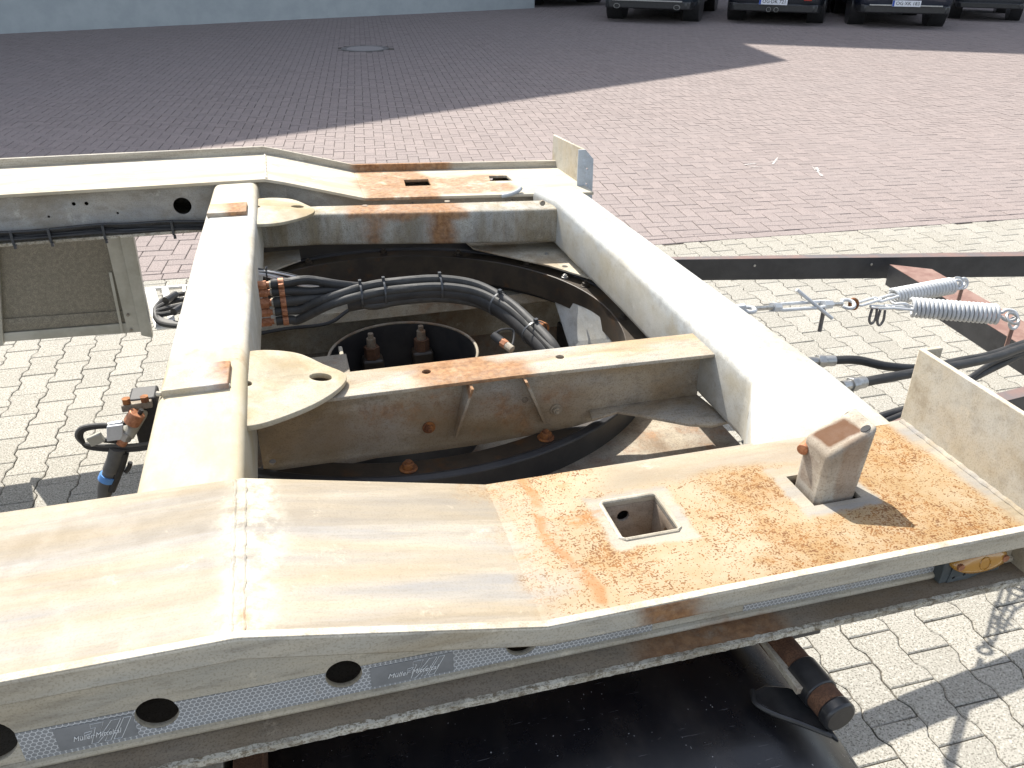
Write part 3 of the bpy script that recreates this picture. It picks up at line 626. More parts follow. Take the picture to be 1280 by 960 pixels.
# weld seams across the kinks
def seam(name, x, y0, y1, z, par, mat='weld', r=.004, n=70):
    P = [(x+.0006*sin(i*.7)+rng.normal(0, .0003), y0+(y1-y0)*i/n, z) for i in range(n+1)]; return MB().tube(P, [r*(1+.10*sin(i*1.1)) for i in range(n+1)], 10).build(name, MAT[mat], par)
seam('kink_weld', K0-.010, YO+.02, YI-.004, ZL-.0018, nb, 'near_beam', r=.0035); seam('kink_weld', K0+.004, YO+.02, YI-.004, ZL-.0030, nb, 'near_beam', r=.0035)
# square pocket with two round holes in its walls
pk = MB(); t = .006
vplate('pocket_wall', [(HX0-t, ZT-.12), (HX1+t, ZT-.12), (HX1+t, ZT-.0105), (HX0-t, ZT-.0105)], HY1, t, MAT['stake'], nb, holes=[circle(HX0+.040, ZT-.033, .0105)])
for xw, hole in ((HX0-t, False), (HX1, True)):
    plate('pocket_wall', [(HY0-t, ZT-.12), (HY1, ZT-.12), (HY1, ZT-.0105), (HY0-t, ZT-.0105)], [circle(HY0+.038, ZT-.040, .0105)] if hole else [], t, (xw+t, 0, 0), (0, 1, 0), (0, 0, 1), MAT['stake'], nb)
vplate('pocket_wall', [(HX0, ZT-.12), (HX1, ZT-.12), (HX1, ZT-.0105), (HX0, ZT-.0105)], HY0-t, t, MAT['stake'], nb)
hplate('pocket_floor', [(HX0-t, HY0-t), (HX1+t, HY0-t), (HX1+t, HY1+t), (HX0-t, HY1+t)], ZT-.121, .005, MAT['dirty'], nb)
for (a, b_, c, d) in ((HX0, HX1, HY0, HY1),):
    P = [(a-.003, c-.003), (b_+.003, c-.003), (b_+.003, d+.003), (a-.003, d+.003)]; P = [Vector((*p, ZT-.0008)) for p in P]
    MB().tube([P[0].lerp(P[1], .06), P[0].lerp(P[1], .94), P[1].lerp(P[2], .06), P[1].lerp(P[2], .94), P[2].lerp(P[3], .06), P[2].lerp(P[3], .94), P[3].lerp(P[0], .06), P[3].lerp(P[0], .94)], .004, 8, True).build('pocket_weld', MAT['weld'], nb)
# stake socket below the flange
for y0, y1, x0, x1 in ((PY0-t, PY0, PX0-t, PX1+t), (PY1, PY1+t, PX0-t, PX1+t)): MB().box(x0, x1, y0, y1, ZT-.1, ZT-.0105).build('socket_wall', MAT['dirty'], nb)
# reflective tape (three runs) with the maker's printed panels
def tz(x): return 1.0665-.0085*0 - max(0, x+.3)*.013
def tape(x0, x1, top, bot):
    P = [(x0, bot(x0)), (x1, bot(x1)), (x1, top(x1))]; hh = []      # the tape is cut round each hole it crosses
    for a, b_, r in sorted(hs, reverse=True):
        if not (x0 < a-r and a+r < x1): continue
        r += .0004
        if b_+r < top(a)-.0005: hh.append(circle(a, b_, r, 28)); continue
        t0 = math.asin(max(-1, min(1, (top(a)-b_)/r)))
        P += [(a+r*cos(t), b_+r*sin(t)) for t in [t0-(PI+2*t0)*i/26 for i in range(27)]]
    P.append((x0, top(x0)))
    return vplate('reflective_tape', P, YW-.0012, .0009, MAT['tape'], nb, holes=hh, bevel=.0001)
top = lambda x: 1.082-.004*max(0, (x+.35))*2; bot = lambda x: 1.0285-.006*max(0, x+.35)
top = lambda x: 1.0665-.012*max(0, x+.30); bot = lambda x: 1.0165-.003*max(0, x+.30)
tape(-.392, .437, top, bot); tape(.585, .935, top, bot)
MB().box(-2.4, -.47, YW-.0021, YW-.0012, 1.0165, 1.0665).build('reflective_tape', MAT['tape'], nb)
def logo_panel(x0, x1, hole_from=None):
    zb, zt = bot((x0+x1)/2)+.006, top((x0+x1)/2)-.005
    vplate('printed_panel', [(x0, zb), (x1, zb), (x1, zt), (x0, zt)], YW-.0022, .0006, MAT['tape_plain'], nb, bevel=.0001)
    L = x1-x0; yy = YW-.0031
    def place(me, cx, cz, name):
        me.transform(Matrix.Translation((cx, yy, cz))@Matrix.Rotation(PI/2, 4, 'X')); me.materials.clear(); me.materials.append(MAT['tape_ink']); o = bpy.data.objects.new(name, me); COL.objects.link(o); return attach(o, nb)
    me = text_mesh('Müller·Mitteltal', .0115, .35, .0003); bm = bmesh.new(); bm.from_mesh(me); bm.to_mesh(me); bm.free()
    me.transform(Matrix.Scale(L*.62/max(1e-6, max(v.co.x for v in me.vertices)-min(v.co.x for v in me.vertices)), 4, (1, 0, 0))); place(me, x0+L*.50, (zb+zt)/2-.003, 'lettering')
    # large outlined emblem: three slanted strokes joined like a handwritten M
    h = (zt-zb)*.86; c = x0+L*.66; m = MB(); sl = .42
    def out(pts):
        P = [(c+a*h+sl*b_*h, yy+.0004, (zb+zt)/2+b_*h) for a, b_ in pts]
        m.tube(P, .00045, 5, True)
    out([(-.75, .50), (-.30, .50), (-.28, -.30), (-.02, .50), (.30, .50), (.18, -.50), (-.02, -.50), (.04, .10), (-.26, -.50), (-.48, -.50), (-.52, .30), (-.68, .30)])
    out([(.40, .50), (.66, .50), (.56, -.50), (.28, -.50), (.34, .0)]); out([(-.86, .12), (-.60, .16), (-.64, .02), (-.84, .0)])
    m.build('emblem_outline', MAT['tape_ink'], nb)
logo_panel(-.352, -.262); logo_panel(.030, .142)
# end plate at the front of the near beam
epx = 1.076; A = Vector((epx, YI+.008, 0)); 
ept = MB().box(epx, epx+.010, YO-.004, YI+.004, ZT-.10, ZT+.150).build('end_plate', MAT['plate'], nb, .002)
MB().box(epx+.010, epx+.045, YI-.006, YI+.004, ZT-.10, ZT+.150).build('end_plate_lip', MAT['plate'], nb, .002)
seam('end_weld', epx-.002, YO+.02, YI-.004, ZT-.001, nb, 'near_beam', .006)
# small brackets with the amber marker below the flange at the front
mk = MB(); c = Y(1225, 700, .776); ax = ((1, 0, 0), (0, .35, .94), (0, -.94, .35))
def oval(cx, cy, cz, a, b_, n=36): return [(cx+a*cos(2*PI*i/n), cy+b_*sin(2*PI*i/n)*.25, cz+b_*sin(2*PI*i/n)) for i in range(n)]
lens = MB().loft([oval(c.x, c.y+.012, c.z, .052, .019), oval(c.x, c.y, c.z, .052, .019), oval(c.x, c.y-.006, c.z, .047, .0165), oval(c.x, c.y-.009, c.z, .030, .010)]).build('amber_reflector', MAT['amber'], nb, smooth=60)
tag(lens, 'oval amber side reflector under the front of the near beam')
MB().ring((c.x+.002, c.y-.0095, c.z), .010, .0012, 20, 6, ((1, 0, 0), (0, .25, 1))).build('moulded_ring', MAT['amber'], lens)
for sx in (-.042, .042): MB().cyl((c.x+sx, c.y-.009, c.z), (c.x+sx, c.y+.002, c.z), .006, 14).build('rivet', MAT['rust_bright'], lens)
b0 = Y(1180, 736, .775); vplate('lamp_bracket', [(c.x-.047, 1.008), (c.x-.004, 1.008), (c.x+.02, 1.014), (c.x+.05, 1.014), (c.x+.05, c.z+.004), (c.x-.04, c.z+.004)], .768+.012, .003, MAT['grey_box'], nb, holes=[circle(c.x-.036, 1.016, .0028, 12), circle(c.x-.016, 1.019, .0028, 12), circle(c.x+.004, 1.021, .0028, 12)])
MB().box(c.x-.060, c.x-.044, .782, .80, 1.008, c.z+.006).build('bracket_side', MAT['grey_box'], nb, .001)
# far beam -------------------------------------------------
def fy(x, y): return y-.155*max(0, x-.0)-.0*x       # the far beam runs in slightly towards the front
fb = empty('side_beam', (0, 3, 1.1)); fb.parent = frame; fb.location = Vector((0, 3.0, 1.1))-world_loc(frame); tag(fb, 'far side beam with rust round its two square openings')
FO, FI = 3.235, 2.862
XKf0, XKf1 = -.062, .258
def fstrip(name, keys, y0, y1, th, mat, bevel=.001):
    if all(k[0] != 0 for k in keys):
        i = max(j for j, k in enumerate(keys) if k[0] < 0); a, b_ = keys[i], keys[i+1]; keys = keys[:i+1]+[(0, a[1]+(b_[1]-a[1])*(-a[0])/(b_[0]-a[0]))]+keys[i+1:]
    r = [[(x, fy(x, y0), z-th), (x, fy(x, y1), z-th), (x, fy(x, y1), z), (x, fy(x, y0), z)] for x, z in keys]; return MB().loft(r).build(name, mat, fb, bevel)
fstrip('flange', [(-2.6, 1.186), (XKf0, 1.180), (XKf1, 1.104)], FI, FO-.010, .010, MAT['far_beam'])
fh = [[Z(*q, 1.1) for q in hh] for hh in (((505, 226), (535, 225), (539, 233), (507, 234)), ((611, 221), (633, 220.5), (641, 227), (613, 227.5)))]
hplate('flange', [(XKf1, fy(XKf1, FI)), (1.045, fy(1.045, FI)), (1.045, fy(1.045, FO-.010)), (XKf1, fy(XKf1, FO-.010))], 1.104, .010, MAT['far_beam'], fb, holes=[[(p.x, p.y) for p in hh] for hh in fh])
fstrip('rim', [(-2.6, 1.222), (XKf0, 1.206), (XKf1, 1.130), (1.05, 1.128)], FO-.0095, FO+.004, .06, MAT['far_rim'], .002)
fstrip('outer_ledge', [(-2.6, 1.214), (XKf0, 1.200), (XKf1, 1.124), (1.05, 1.122)], FO+.0045, FO+.030, .05, MAT['far_rim'], .002)
def fweb(name, yv, zb, mat, holes=()):
    P = [(-2.6, zb), (0, zb), (0, 1.155), (XKf0, 1.169), (-2.6, 1.175)]
    vplate(name, P, yv, .008, mat, fb, holes=holes)
    a = Vector((0, yv, 0)); u = Vector((1, -.155, 0))
    plate(name, [(0, zb), (1.05, zb), (1.05, 1.093), (XKf1, 1.093), (0, 1.155)], [circle(.43, 1.068, .006, 10), circle(.78, 1.068, .006, 10)], .008, a, u, (0, 0, 1), mat, fb)
hp = Y(228, 257.5, 2.905); sh = [Y(*q, 2.905) for q in ((92, 255), (108, 254.5), (61, 271), (147, 266.5), (31, 262))]
fweb('inner_web', 2.905, 1.022, MAT['far_web'], [circle(hp.x, hp.z, .0285, 28)]+[circle(p.x, p.z, .0062 if i < 2 else .004, 10) for i, p in enumerate(sh[:4])])
fweb('outer_web', FO-.03, 1.022, MAT['dirty'])
fstrip('foot_flange', [(-2.6, 1.026), (0, 1.024), (1.05, 1.022)], FI+.005, FO, .010, MAT['edge'])
seam('kink_weld', XKf0+.004, FI+.01, FO-.02, 1.179, fb)
# far end plate and the drilled gusset on it
ex = 1.062; yN = fy(ex, FI)+.145; 
pa, pb = Z(690, 207, ZT), Z(724, 233, ZT); 
ptA = X(688, 166, pa.x); ptB = X(730, 187, pb.x+.012)
m = MB(); u_ = (pb-pa)
m.hexa([(pa.x, pa.y, .99), (pb.x+.012, pb.y, .99), (pb.x+.020, pb.y, .99), (pa.x+.009, pa.y, .99), (pa.x, pa.y, ptA.z), (pb.x+.012, pb.y, ptB.z), (pb.x+.020, pb.y, ptB.z), (pa.x+.009, pa.y, ptA.z)]).build('end_plate', MAT['plate'], fb, .002)
yy = pb.y-.006; q = [Y(*k, yy) for k in ((722, 187), (731, 187), (742, 199), (740, 262), (724, 250))]
gz = [(q[0].x+.004, q[1].z), (q[1].x+.003, q[1].z), (q[2].x, q[2].z), (q[3].x, q[3].z-.05), (q[0].x+.004, q[3].z-.05)]
h1 = Y(734, 211, yy); h2 = Y(733, 230, yy)
vplate('gusset', gz, yy, .006, MAT['plate_grey'], fb, holes=[circle(h1.x, h1.z, .0035, 10), circle(h2.x, h2.z, .0035, 10)])
hk = Z(640, 238, 1.115); MB().tube(smoothpath([(hk.x-.04, hk.y-.012, 1.100), (hk.x-.01, hk.y-.012, 1.104), (hk.x+.02, hk.y-.004, 1.112), (hk.x+.035, hk.y+.01, 1.118)]), .007, 10).build('hook', MAT['plate_grey'], fb)

# rear cross member (box section) --------------------------
def rbox(x0, x1, z0, z1, r, y, n=5):
    P = []
    for cx, cz, a0 in ((x1-r, z1-r, 0), (x0+r, z1-r, PI/2), (x0+r, z0+r, PI), (x1-r, z0+r, 3*PI/2)):
        for i in range(n): a = a0+PI/2*i/(n-1); P.append((cx+r*cos(a), y, cz+r*sin(a)))
    return P
YC0, YC1 = YI-.045, 2.900
cr = MB().loft([rbox(-.277, -.118, .985, 1.172, .022, YC0), rbox(-.270, -.116, .985, 1.172, .022, 1.5), rbox(-.252, -.100, .985, 1.172, .022, 2.2), rbox(-.226, -.086, .985, 1.172, .022, YC1)]).build('cross_member', MAT['cross_rear'], frame, smooth=50)
tag(cr, 'rear cross member, a bright pale box beam with two raised pads')
def pad(px, z=1.172, h=.012, name='pad'):
    P = [Z(*q, z+h) for q in px]; m = MB(); m.hexa([(p.x, p.y, z-.002) for p in P]+[(p.x, p.y, z+h) for p in P]); return m.build(name, MAT['pad'], cr, .002)
pad(((201, 489), (285, 479), (288, 450), (212, 457))); pad(((258, 267), (308, 264), (309, 252), (262, 255)))
P = [Z(*q, 1.175) for q in ((196, 491), (288, 481))]; MB().tube([P[0].lerp(P[1], i/24)+Vector((0, rng.normal(0, .0008), -.002)) for i in range(25)], .005, 8).build('pad_weld', MAT['weld'], cr)
# front cross member ---------------------------------------
def XR_(y): return 1.043-.034*(y-1.1)
def XL_(y): return .865-.012*(y-1.3)
cf = MB().loft([rbox(.750, XR_(YI)+.010, .965, 1.0985, .006, YI-.012), rbox(.760, XR_(YI)+.008, .965, 1.1030, .008, YI+.006), rbox(.862, XR_(1.295), .965, 1.124, .016, 1.290), rbox(.862, XR_(1.31), .965, 1.126, .022, 1.31), rbox(.868, XR_(2.0), .965, 1.126, .022, 2.0), rbox(.862, .996, .965, 1.126, .022, 2.6), rbox(.830, .985, .965, 1.124, .022, fy(.9, FI)+.0)]).build('cross_member', MAT['cross_front'], frame, smooth=40)
tag(cf, 'front cross member, a broad white galvanised box beam')
# far longeron ---------------------------------------------
def sect_x(x, y0, y1, z0, z1, r, n=4):
    P = []
    for cy, cz, a0 in ((y1-r, z1-r, 0), (y0+r, z1-r, PI/2), (y0+r, z0+r, PI), (y1-r, z0+r, 3*PI/2)):
        for i in range(n): a = a0+PI/2*i/(n-1); P.append((x, cy+r*cos(a), cz+r*sin(a)))
    return P
lf = MB().loft([sect_x(-.10, 2.700, 2.80, .995, 1.10, .012), sect_x(.09, 2.690, 2.79, .993, 1.10, .012), sect_x(.50, 2.612, 2.722, .988, 1.10, .012), sect_x(.862, 2.553, 2.668, .983, 1.10, .012)]).build('longeron', MAT['longeron_far'], frame, smooth=50)
tag(lf, 'far inner longeron streaked with dark rust')
for q, r in (((456, 257), .007), ((559, 251.5), .007)):
    p = Z(*q, 1.1004); MB().cyl((p.x, p.y, 1.098), (p.x, p.y, 1.1012), .0095, 16).build('bolt_hole_plug', MAT['dirty'], lf)
p = Y(683, 254, 2.55); MB().cyl((p.x-.012, 2.552, p.z), (p.x-.012, 2.56, p.z), .009, 14).build('drain_hole', MAT['dirty'], lf)
# near longeron: flange over a web with ribs and a flared foot
ln = empty('longeron', (.4, 1.5, 1.0)); ln.parent = frame; ln.location = Vector((.4, 1.5, 1.0))-world_loc(frame); tag(ln, 'near inner longeron with two ribs and a tan rust patch')
fl = [Z(*q, 1.10) for q in ((405, 499), (640, 470), (905, 441.5), (908, 425), (880, 415), (640, 441), (425, 466))]
h1, h2 = Z(533, 464.5, 1.10), Z(700, 446, 1.10)
hplate('flange', [(p.x, p.y) for p in [Vector((-.11, 1.472, 0))]+fl+[Vector((-.11, 1.572, 0))]], 1.10, .008, MAT['longeron_near'], ln, holes=[circle(h1.x, h1.y, .0095, 18), circle(h2.x, h2.y, .0095, 18)])
wy = 1.505
wp = [(-.115, .86), (-.033, .885)]+[(Y(*q, wy).x, Y(*q, wy).z) for q in ((405, 592), (430, 582), (470, 573), (520, 567), (600, 556), (660, 545), (720, 533), (770, 517))]+[(.70, .955), (.868, .957), (.868, 1.0915), (-.115, 1.0915)]
hl = Y(341, 578, wy)
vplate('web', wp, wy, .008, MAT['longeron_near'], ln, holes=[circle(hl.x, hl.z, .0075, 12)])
foot = [(.60, wy+.0), (.664, 1.478), (.70, 1.440), (.74, 1.400), (.79, 1.372), (.84, 1.362), (.868, 1.368), (.868, wy)]
foot = [(Z(*q, .965).x, Z(*q, .965).y) for q in ((740, 524), (772, 514), (800, 518.5), (830, 524), (862, 530), (890, 531.5), (913, 526))]+[(.868, wy), (.60, wy)]
hplate('foot', foot, .965, .007, MAT['longeron_near'], ln)
for (t1, t2, b1, lab) in (((590, 487), (577, 488), (567, 545), 0), ((654, 472), (654, 472), (678, 527), 1)):
    a = Y(*t1, wy); xx = Z(t1[0], t1[1]-3, 1.10).x; zb = Y(*b1, wy-.002).z
    xb = Y(*b1, wy-.002).x
    m = MB(); w_ = .006
    m.add([(xx, 1.440, 1.0915), (xx+w_, 1.440, 1.0915), (xx+w_, wy-.001, 1.0915), (xx, wy-.001, 1.0915), (xb, wy-.012, zb), (xb+w_, wy-.012, zb), (xb+w_, wy-.001, zb), (xb, wy-.001, zb)], [(0, 1, 2, 3), (7, 6, 5, 4), (0, 4, 5, 1), (1, 5, 6, 2), (2, 6, 7, 3), (3, 7, 4, 0)]).build('rib', MAT['longeron_near'], ln, .001)
for q in ((536, 534), (695, 512)): p = Y(*q, wy-.0); hexbolt(ln, (p.x, wy, p.z), (0, -1, 0), .0095, .007, MAT['rust'] if q[0] < 600 else MAT['under_pale'])
p = Y(656, 500, wy); MB().cyl((p.x, wy+.001, p.z), (p.x, wy-.0015, p.z), .007, 12).build('plugged_hole', MAT['dirty'], ln)
# return plate between longeron end and front cross member
# lifting lugs on the rear cross member
def lug(px, zl, hole, hr, th=.012):
    P = [Z(*q, z) for q, z in zip(px, zl)]; o = P[0]; u = Vector((1, 0, (zl[2]-zl[0])/(P[2].x-P[0].x))).normalized(); v = Vector((0, 1, 0))
    # plane through P0 sloping along x
    def on(qx, qy):
        n = u.cross(v); d = ray(qx, qy); t_ = (o-CAMP).dot(n)/d.dot(n); r = CAMP+d*t_-o; return (r.dot(u), r.dot(v))
    pts = [on(*q) for q in px]; sm = smoothpath([Vector((a, b_, 0)) for a, b_ in pts], 5); sm = [(a.x, a.y) for a in sm]
    c = on(*hole); r_ = plate('lug', sm, [circle(c[0], c[1], hr[0], 22, hr[1]), circle(*on(px[0][0]+(13 if px[0][1] > 400 else 9), (px[0][1]+px[-1][1])/2-8 if px[0][1] > 400 else (px[0][1]+px[-1][1])/2-6), .009 if px[0][1] > 400 else .008, 14, .010)], th, o, u, v, MAT['lug'], frame, .002)
    return r_
l1 = lug(((296, 441), (330, 437), (372, 441), (405, 455), (429, 465), (433, 474), (420, 488), (392, 505), (350, 522), (318, 531), (290, 533)), [1.150]*2+[1.130]+[1.13]*8, (401, 471), (.022, .017))
l2 = lug(((313, 249), (340, 247), (366, 249), (384, 256), (393, 261), (391, 266), (376, 272), (350, 278), (325, 280), (312, 279)), [1.150]*2+[1.135]+[1.13]*7, (372, 258), (.020, .014), .010)
tag(l1, 'teardrop lifting lug on the near longeron'); tag(l2, 'teardrop lifting lug on the far longeron')
# drops of zinc, small cable clipped to the front cross member
P = smoothpath([Y(941, 505, 1.235), Y(937, 520, 1.235), Y(935, 545, 1.235), Y(936, 560, 1.235)]); MB().tube(P, .0035, 8).build('clipped_cable', MAT['hose'], frame); MB().tube([p+Vector((.008, 0, 0)) for p in P], .0025, 8).build('clipped_cable', MAT['steel'], frame)
MB().box(P[-5].x-.01, P[-5].x+.016, 1.22, 1.245, P[-5].z-.003, P[-5].z+.003).build('cable_clip', MAT['tie'], frame)
# stake --------------------------------------------------------
stk = empty('stake', (.806, .951, 1.1), 'square steel stake with a slanted rusty cap standing in the near beam', 'stake')
x0, x1, y0, y1 = .771, .843, .917, .985
m = MB(); zf = [1.186, 1.230]
m.hexa([(x0, y0, 1.03), (x1-.004, y0, 1.03), (x1-.004, y1, 1.03), (x0, y1, 1.03), (x0+.004, y0, zf[0]), (x1+.016, y0, zf[1]), (x1+.016, y1, zf[1]+.002), (x0+.004, y1, zf[0]+.002)])
body = m.build('post', MAT['stake_post'], stk, .009, 5)
nrm = Vector((zf[0]-zf[1], 0, x1+.012-x0)).normalized()
for yy in (y0+.012, y1-.012):
    c = Vector((x1-.001, yy, 0)); c.z = zf[0]+(zf[1]-zf[0])*(c.x-x0-.004)/(x1+.012-x0)+.0012
    o = MB().lathe([(.0, 0), (.0085, 0), (.0085, .0012), (.0, .0012)], (0, 0), 20).build('hole_shade_disc', MAT['wheelrub'], stk)  # flat dark disc: the shade inside the locking hole is put into its colour
    o.location = c-nrm*.001-Vector(stk.location); o.rotation_euler = nrm.to_track_quat('Z', 'Y').to_euler(); o.scale = (.7, 1, 1)
MB().cyl((x0-.004, y1-.012, 1.166), (x0+.02, y1+.004, 1.166), .0095, 14).build('pin', MAT['rust_bright'], stk, .001)

# ------------------------------------------------------------------ turntable under the frame
TC = (.25, 2.10)
tt = empty('turntable', (TC[0], TC[1], .9), 'black slewing ring bolted under the frame between the longerons', 'turntable')
RA = math.radians(123)
MB().lathe([(.715, .800), (.715, .925), (.700, .930), (.690, .925), (.690, .800)], TC, 90, -RA, RA).build('slewing_ring', MAT['black_ring'], tt, .003, smooth=40)
MB().lathe([(.692, .915), (.692, .921), (.635, .921), (.635, .835), (.641, .835), (.641, .915)], TC, 90, -RA, RA).build('bearing_race', MAT['ring_brown'], tt, .002, smooth=40)
MB().lathe([(.716, .912), (.716, .917), (.98, .940), (.98, .935)], TC, 40, math.radians(50), math.radians(118)).build('rubber_lip', MAT['black_ring'], tt, smooth=40)
for q in ((510, 578), (696, 555)): p = Z(*q, .925); a = math.atan2(p.y-TC[1], p.x-TC[0]); hexbolt(tt, (TC[0]+.664*cos(a), TC[1]+.664*sin(a), .921), (0, 0, 1), .013, .012, MAT['rust'])
for k in range(16):
    a = PI*.1+2*PI*k/16
    if sin(a) > -.3 and abs((a+PI) % (2*PI)-PI) < RA-.1: hexbolt(tt, (TC[0]+.664*cos(a), TC[1]+.664*sin(a), .921), (0, 0, 1), .011, .010, MAT['ring_brown'])
# mounting plate around it, near side, with slots that let the sun through
arc = lambda r, a0, a1, n=28: [(TC[0]+r*cos(math.radians(a0+(a1-a0)*i/n)), TC[1]+r*sin(math.radians(a0+(a1-a0)*i/n))) for i in range(n+1)]
base = [(-.105, 1.06), (.95, 1.06), (.95, 1.86)]+[p for p in arc(.705, -20, -120) if p[1] < 1.86 and p[0] > -.1]+[(-.105, 1.50)]
sl = [(Z(*q, .885).x, Z(*q, .885).y) for q in ((776, 536), (800, 523), (792, 526), (778, 532))]
slots = []
for Q in (((773, 537), (783, 541), (800, 527), (797, 523.5), (787, 523)), ((812, 543), (822, 546), (836, 529), (831, 526.5)),):
    slots.append([(Z(*q, .885).x, Z(*q, .885).y) for q in Q])
mp = hplate('mounting_plate', base, .865, .008, MAT['dirty'], tt)
cpl = [(Z(*q, .945).x, Z(*q, .945).y) for q in ((640, 305), (684, 303), (735, 352), (748, 358), (770, 395), (700, 325))]
hplate('corner_plate', [(.57, 2.86), (.60, 2.66), (.80, 2.44), (.96, 2.20), (.96, 2.86)], .950, .006, MAT['under_pale'], tt)
hplate('corner_plate', [(-.10, 2.58), (.02, 2.68), (.02, 2.78), (-.10, 2.78)], .955, .006, MAT['under_pale'], tt)
for q in ((706, 345), (683, 318)):
    p = Z(*q, .95); hexbolt(tt, (p.x, p.y, .945), (0, 0, 1), .007, .006, MAT['steel'])

# dolly structure seen through the ring
dl = empty('dolly_frame', (.3, 2.1, .3), 'grimy axle and cross frame seen through the slewing ring', 'axle frame')
MB().box(-.32, 1.0, 2.575, 2.734, .760, .800).build('cross_plate', MAT['under_pale'], dl, .003)
MB().box(-.32, 1.0, 2.735, 2.745, .58, .82).build('cross_plate', MAT['under_pale'], dl, .002)
MB().box(-.32, .12, 2.05, 2.36, .74, .752).build('side_plate', MAT['dirty'], dl, .003)
MB().box(.10, .112, 2.05, 2.42, .60, .751).build('side_plate', MAT['under_pale'], dl, .003)
P = [Z(690, 362, .86), Z(752, 372, .90), Z(800, 418, .90), Z(735, 448, .72), Z(712, 432, .72)]
m = MB(); m.add([tuple(p) for p in P]+[tuple(p-Vector((0, 0, .01))) for p in P], [(0, 1, 2, 3, 4), (9, 8, 7, 6, 5)]+[(i, i+5, (i+1) % 5+5, (i+1) % 5) for i in range(5)]).build('sloping_plate', MAT['cross_front'], dl)
MB().box(-.32, .95, 1.40, 2.75, .42, .44).build('lower_tray', MAT['dirty'], dl, .003)
MB().box(-.36, 1.0, 2.74, 2.78, .40, .78).build('lower_tray_side', MAT['dirty'], dl)
MB().box(-.36, -.32, 1.40, 2.78, .42, .86).build('lower_tray_side', MAT['dirty'], dl)
MB().box(.95, .97, 1.40, 2.74, .42, .84).build('lower_tray_side', MAT['dirty'], dl)
DC = (.295, 2.33)
MB().lathe([(.235, .44), (.235, .742), (.228, .742), (.228, .44)], DC, 48).build('air_bellows', MAT['black_ring'], dl, smooth=40)
MB().ring((DC[0], DC[1], .745), .232, .0045, 56, 8).build('bellows_rim', MAT['dirty'], dl)
for q in ((465, 440), (527, 430)):
    p = Z(*q, .68); m = MB(); m.cyl((p.x, p.y, .60), (p.x, p.y, .73), .015, 14); m.cyl((p.x, p.y, .73), (p.x, p.y, .748), .009, 12); m.build('u_bolt', MAT['dirty'], dl)
    MB().nut((p.x, p.y, .66), (p.x, p.y, .70), .026).build('u_bolt_nut', MAT['rust_brown'], dl)
    MB().box(p.x-.035, p.x+.035, p.y-.03, p.y+.03, .60, .66).build('spring_clamp', MAT['ring_brown'], dl, .008)
m = MB(); m.tube(smoothpath([(DC[0]-.12, DC[1]+.02, .62), (DC[0], DC[1]+.0, .63), (DC[0]+.16, DC[1]+.03, .62)]), .012, 10); m.build('brake_pipe', MAT['under_pale'], dl)
p = Z(672, 408, .80); MB().cyl((p.x, p.y, .80), (p.x+.015, p.y-.03, .80), .022, 18).build('grease_cap', MAT['rust'], dl, .003)
for q in ((623, 364), (676, 361)):
    p = Z(*q, .803); MB().cyl((p.x, p.y, .80), (p.x, p.y, .805), .005, 10).build('bolt', MAT['steel'], dl)
wl = MB(); 
for q in ((455, 381), (520, 377), (500, 378), (590, 374), (455, 381)): pass
P = smoothpath([Z(262, 430, .81), Z(350, 412, .81), Z(410, 404, .81), Z(446, 384, .82), Z(520, 376, .815), Z(590, 372, .815)]); MB().tube(P, .006, 8).build('brake_line', MAT['hose'], dl)
p = Z(473, 378.5, .822); MB().cyl(Z(471, 379, .822), Z(476, 378.5, .822), .0085, 10).build('blue_sleeve', MAT['blue_tape'], dl)
tag(bpy.data.objects['blue_sleeve'], 'blue sleeve on the thin brake line')

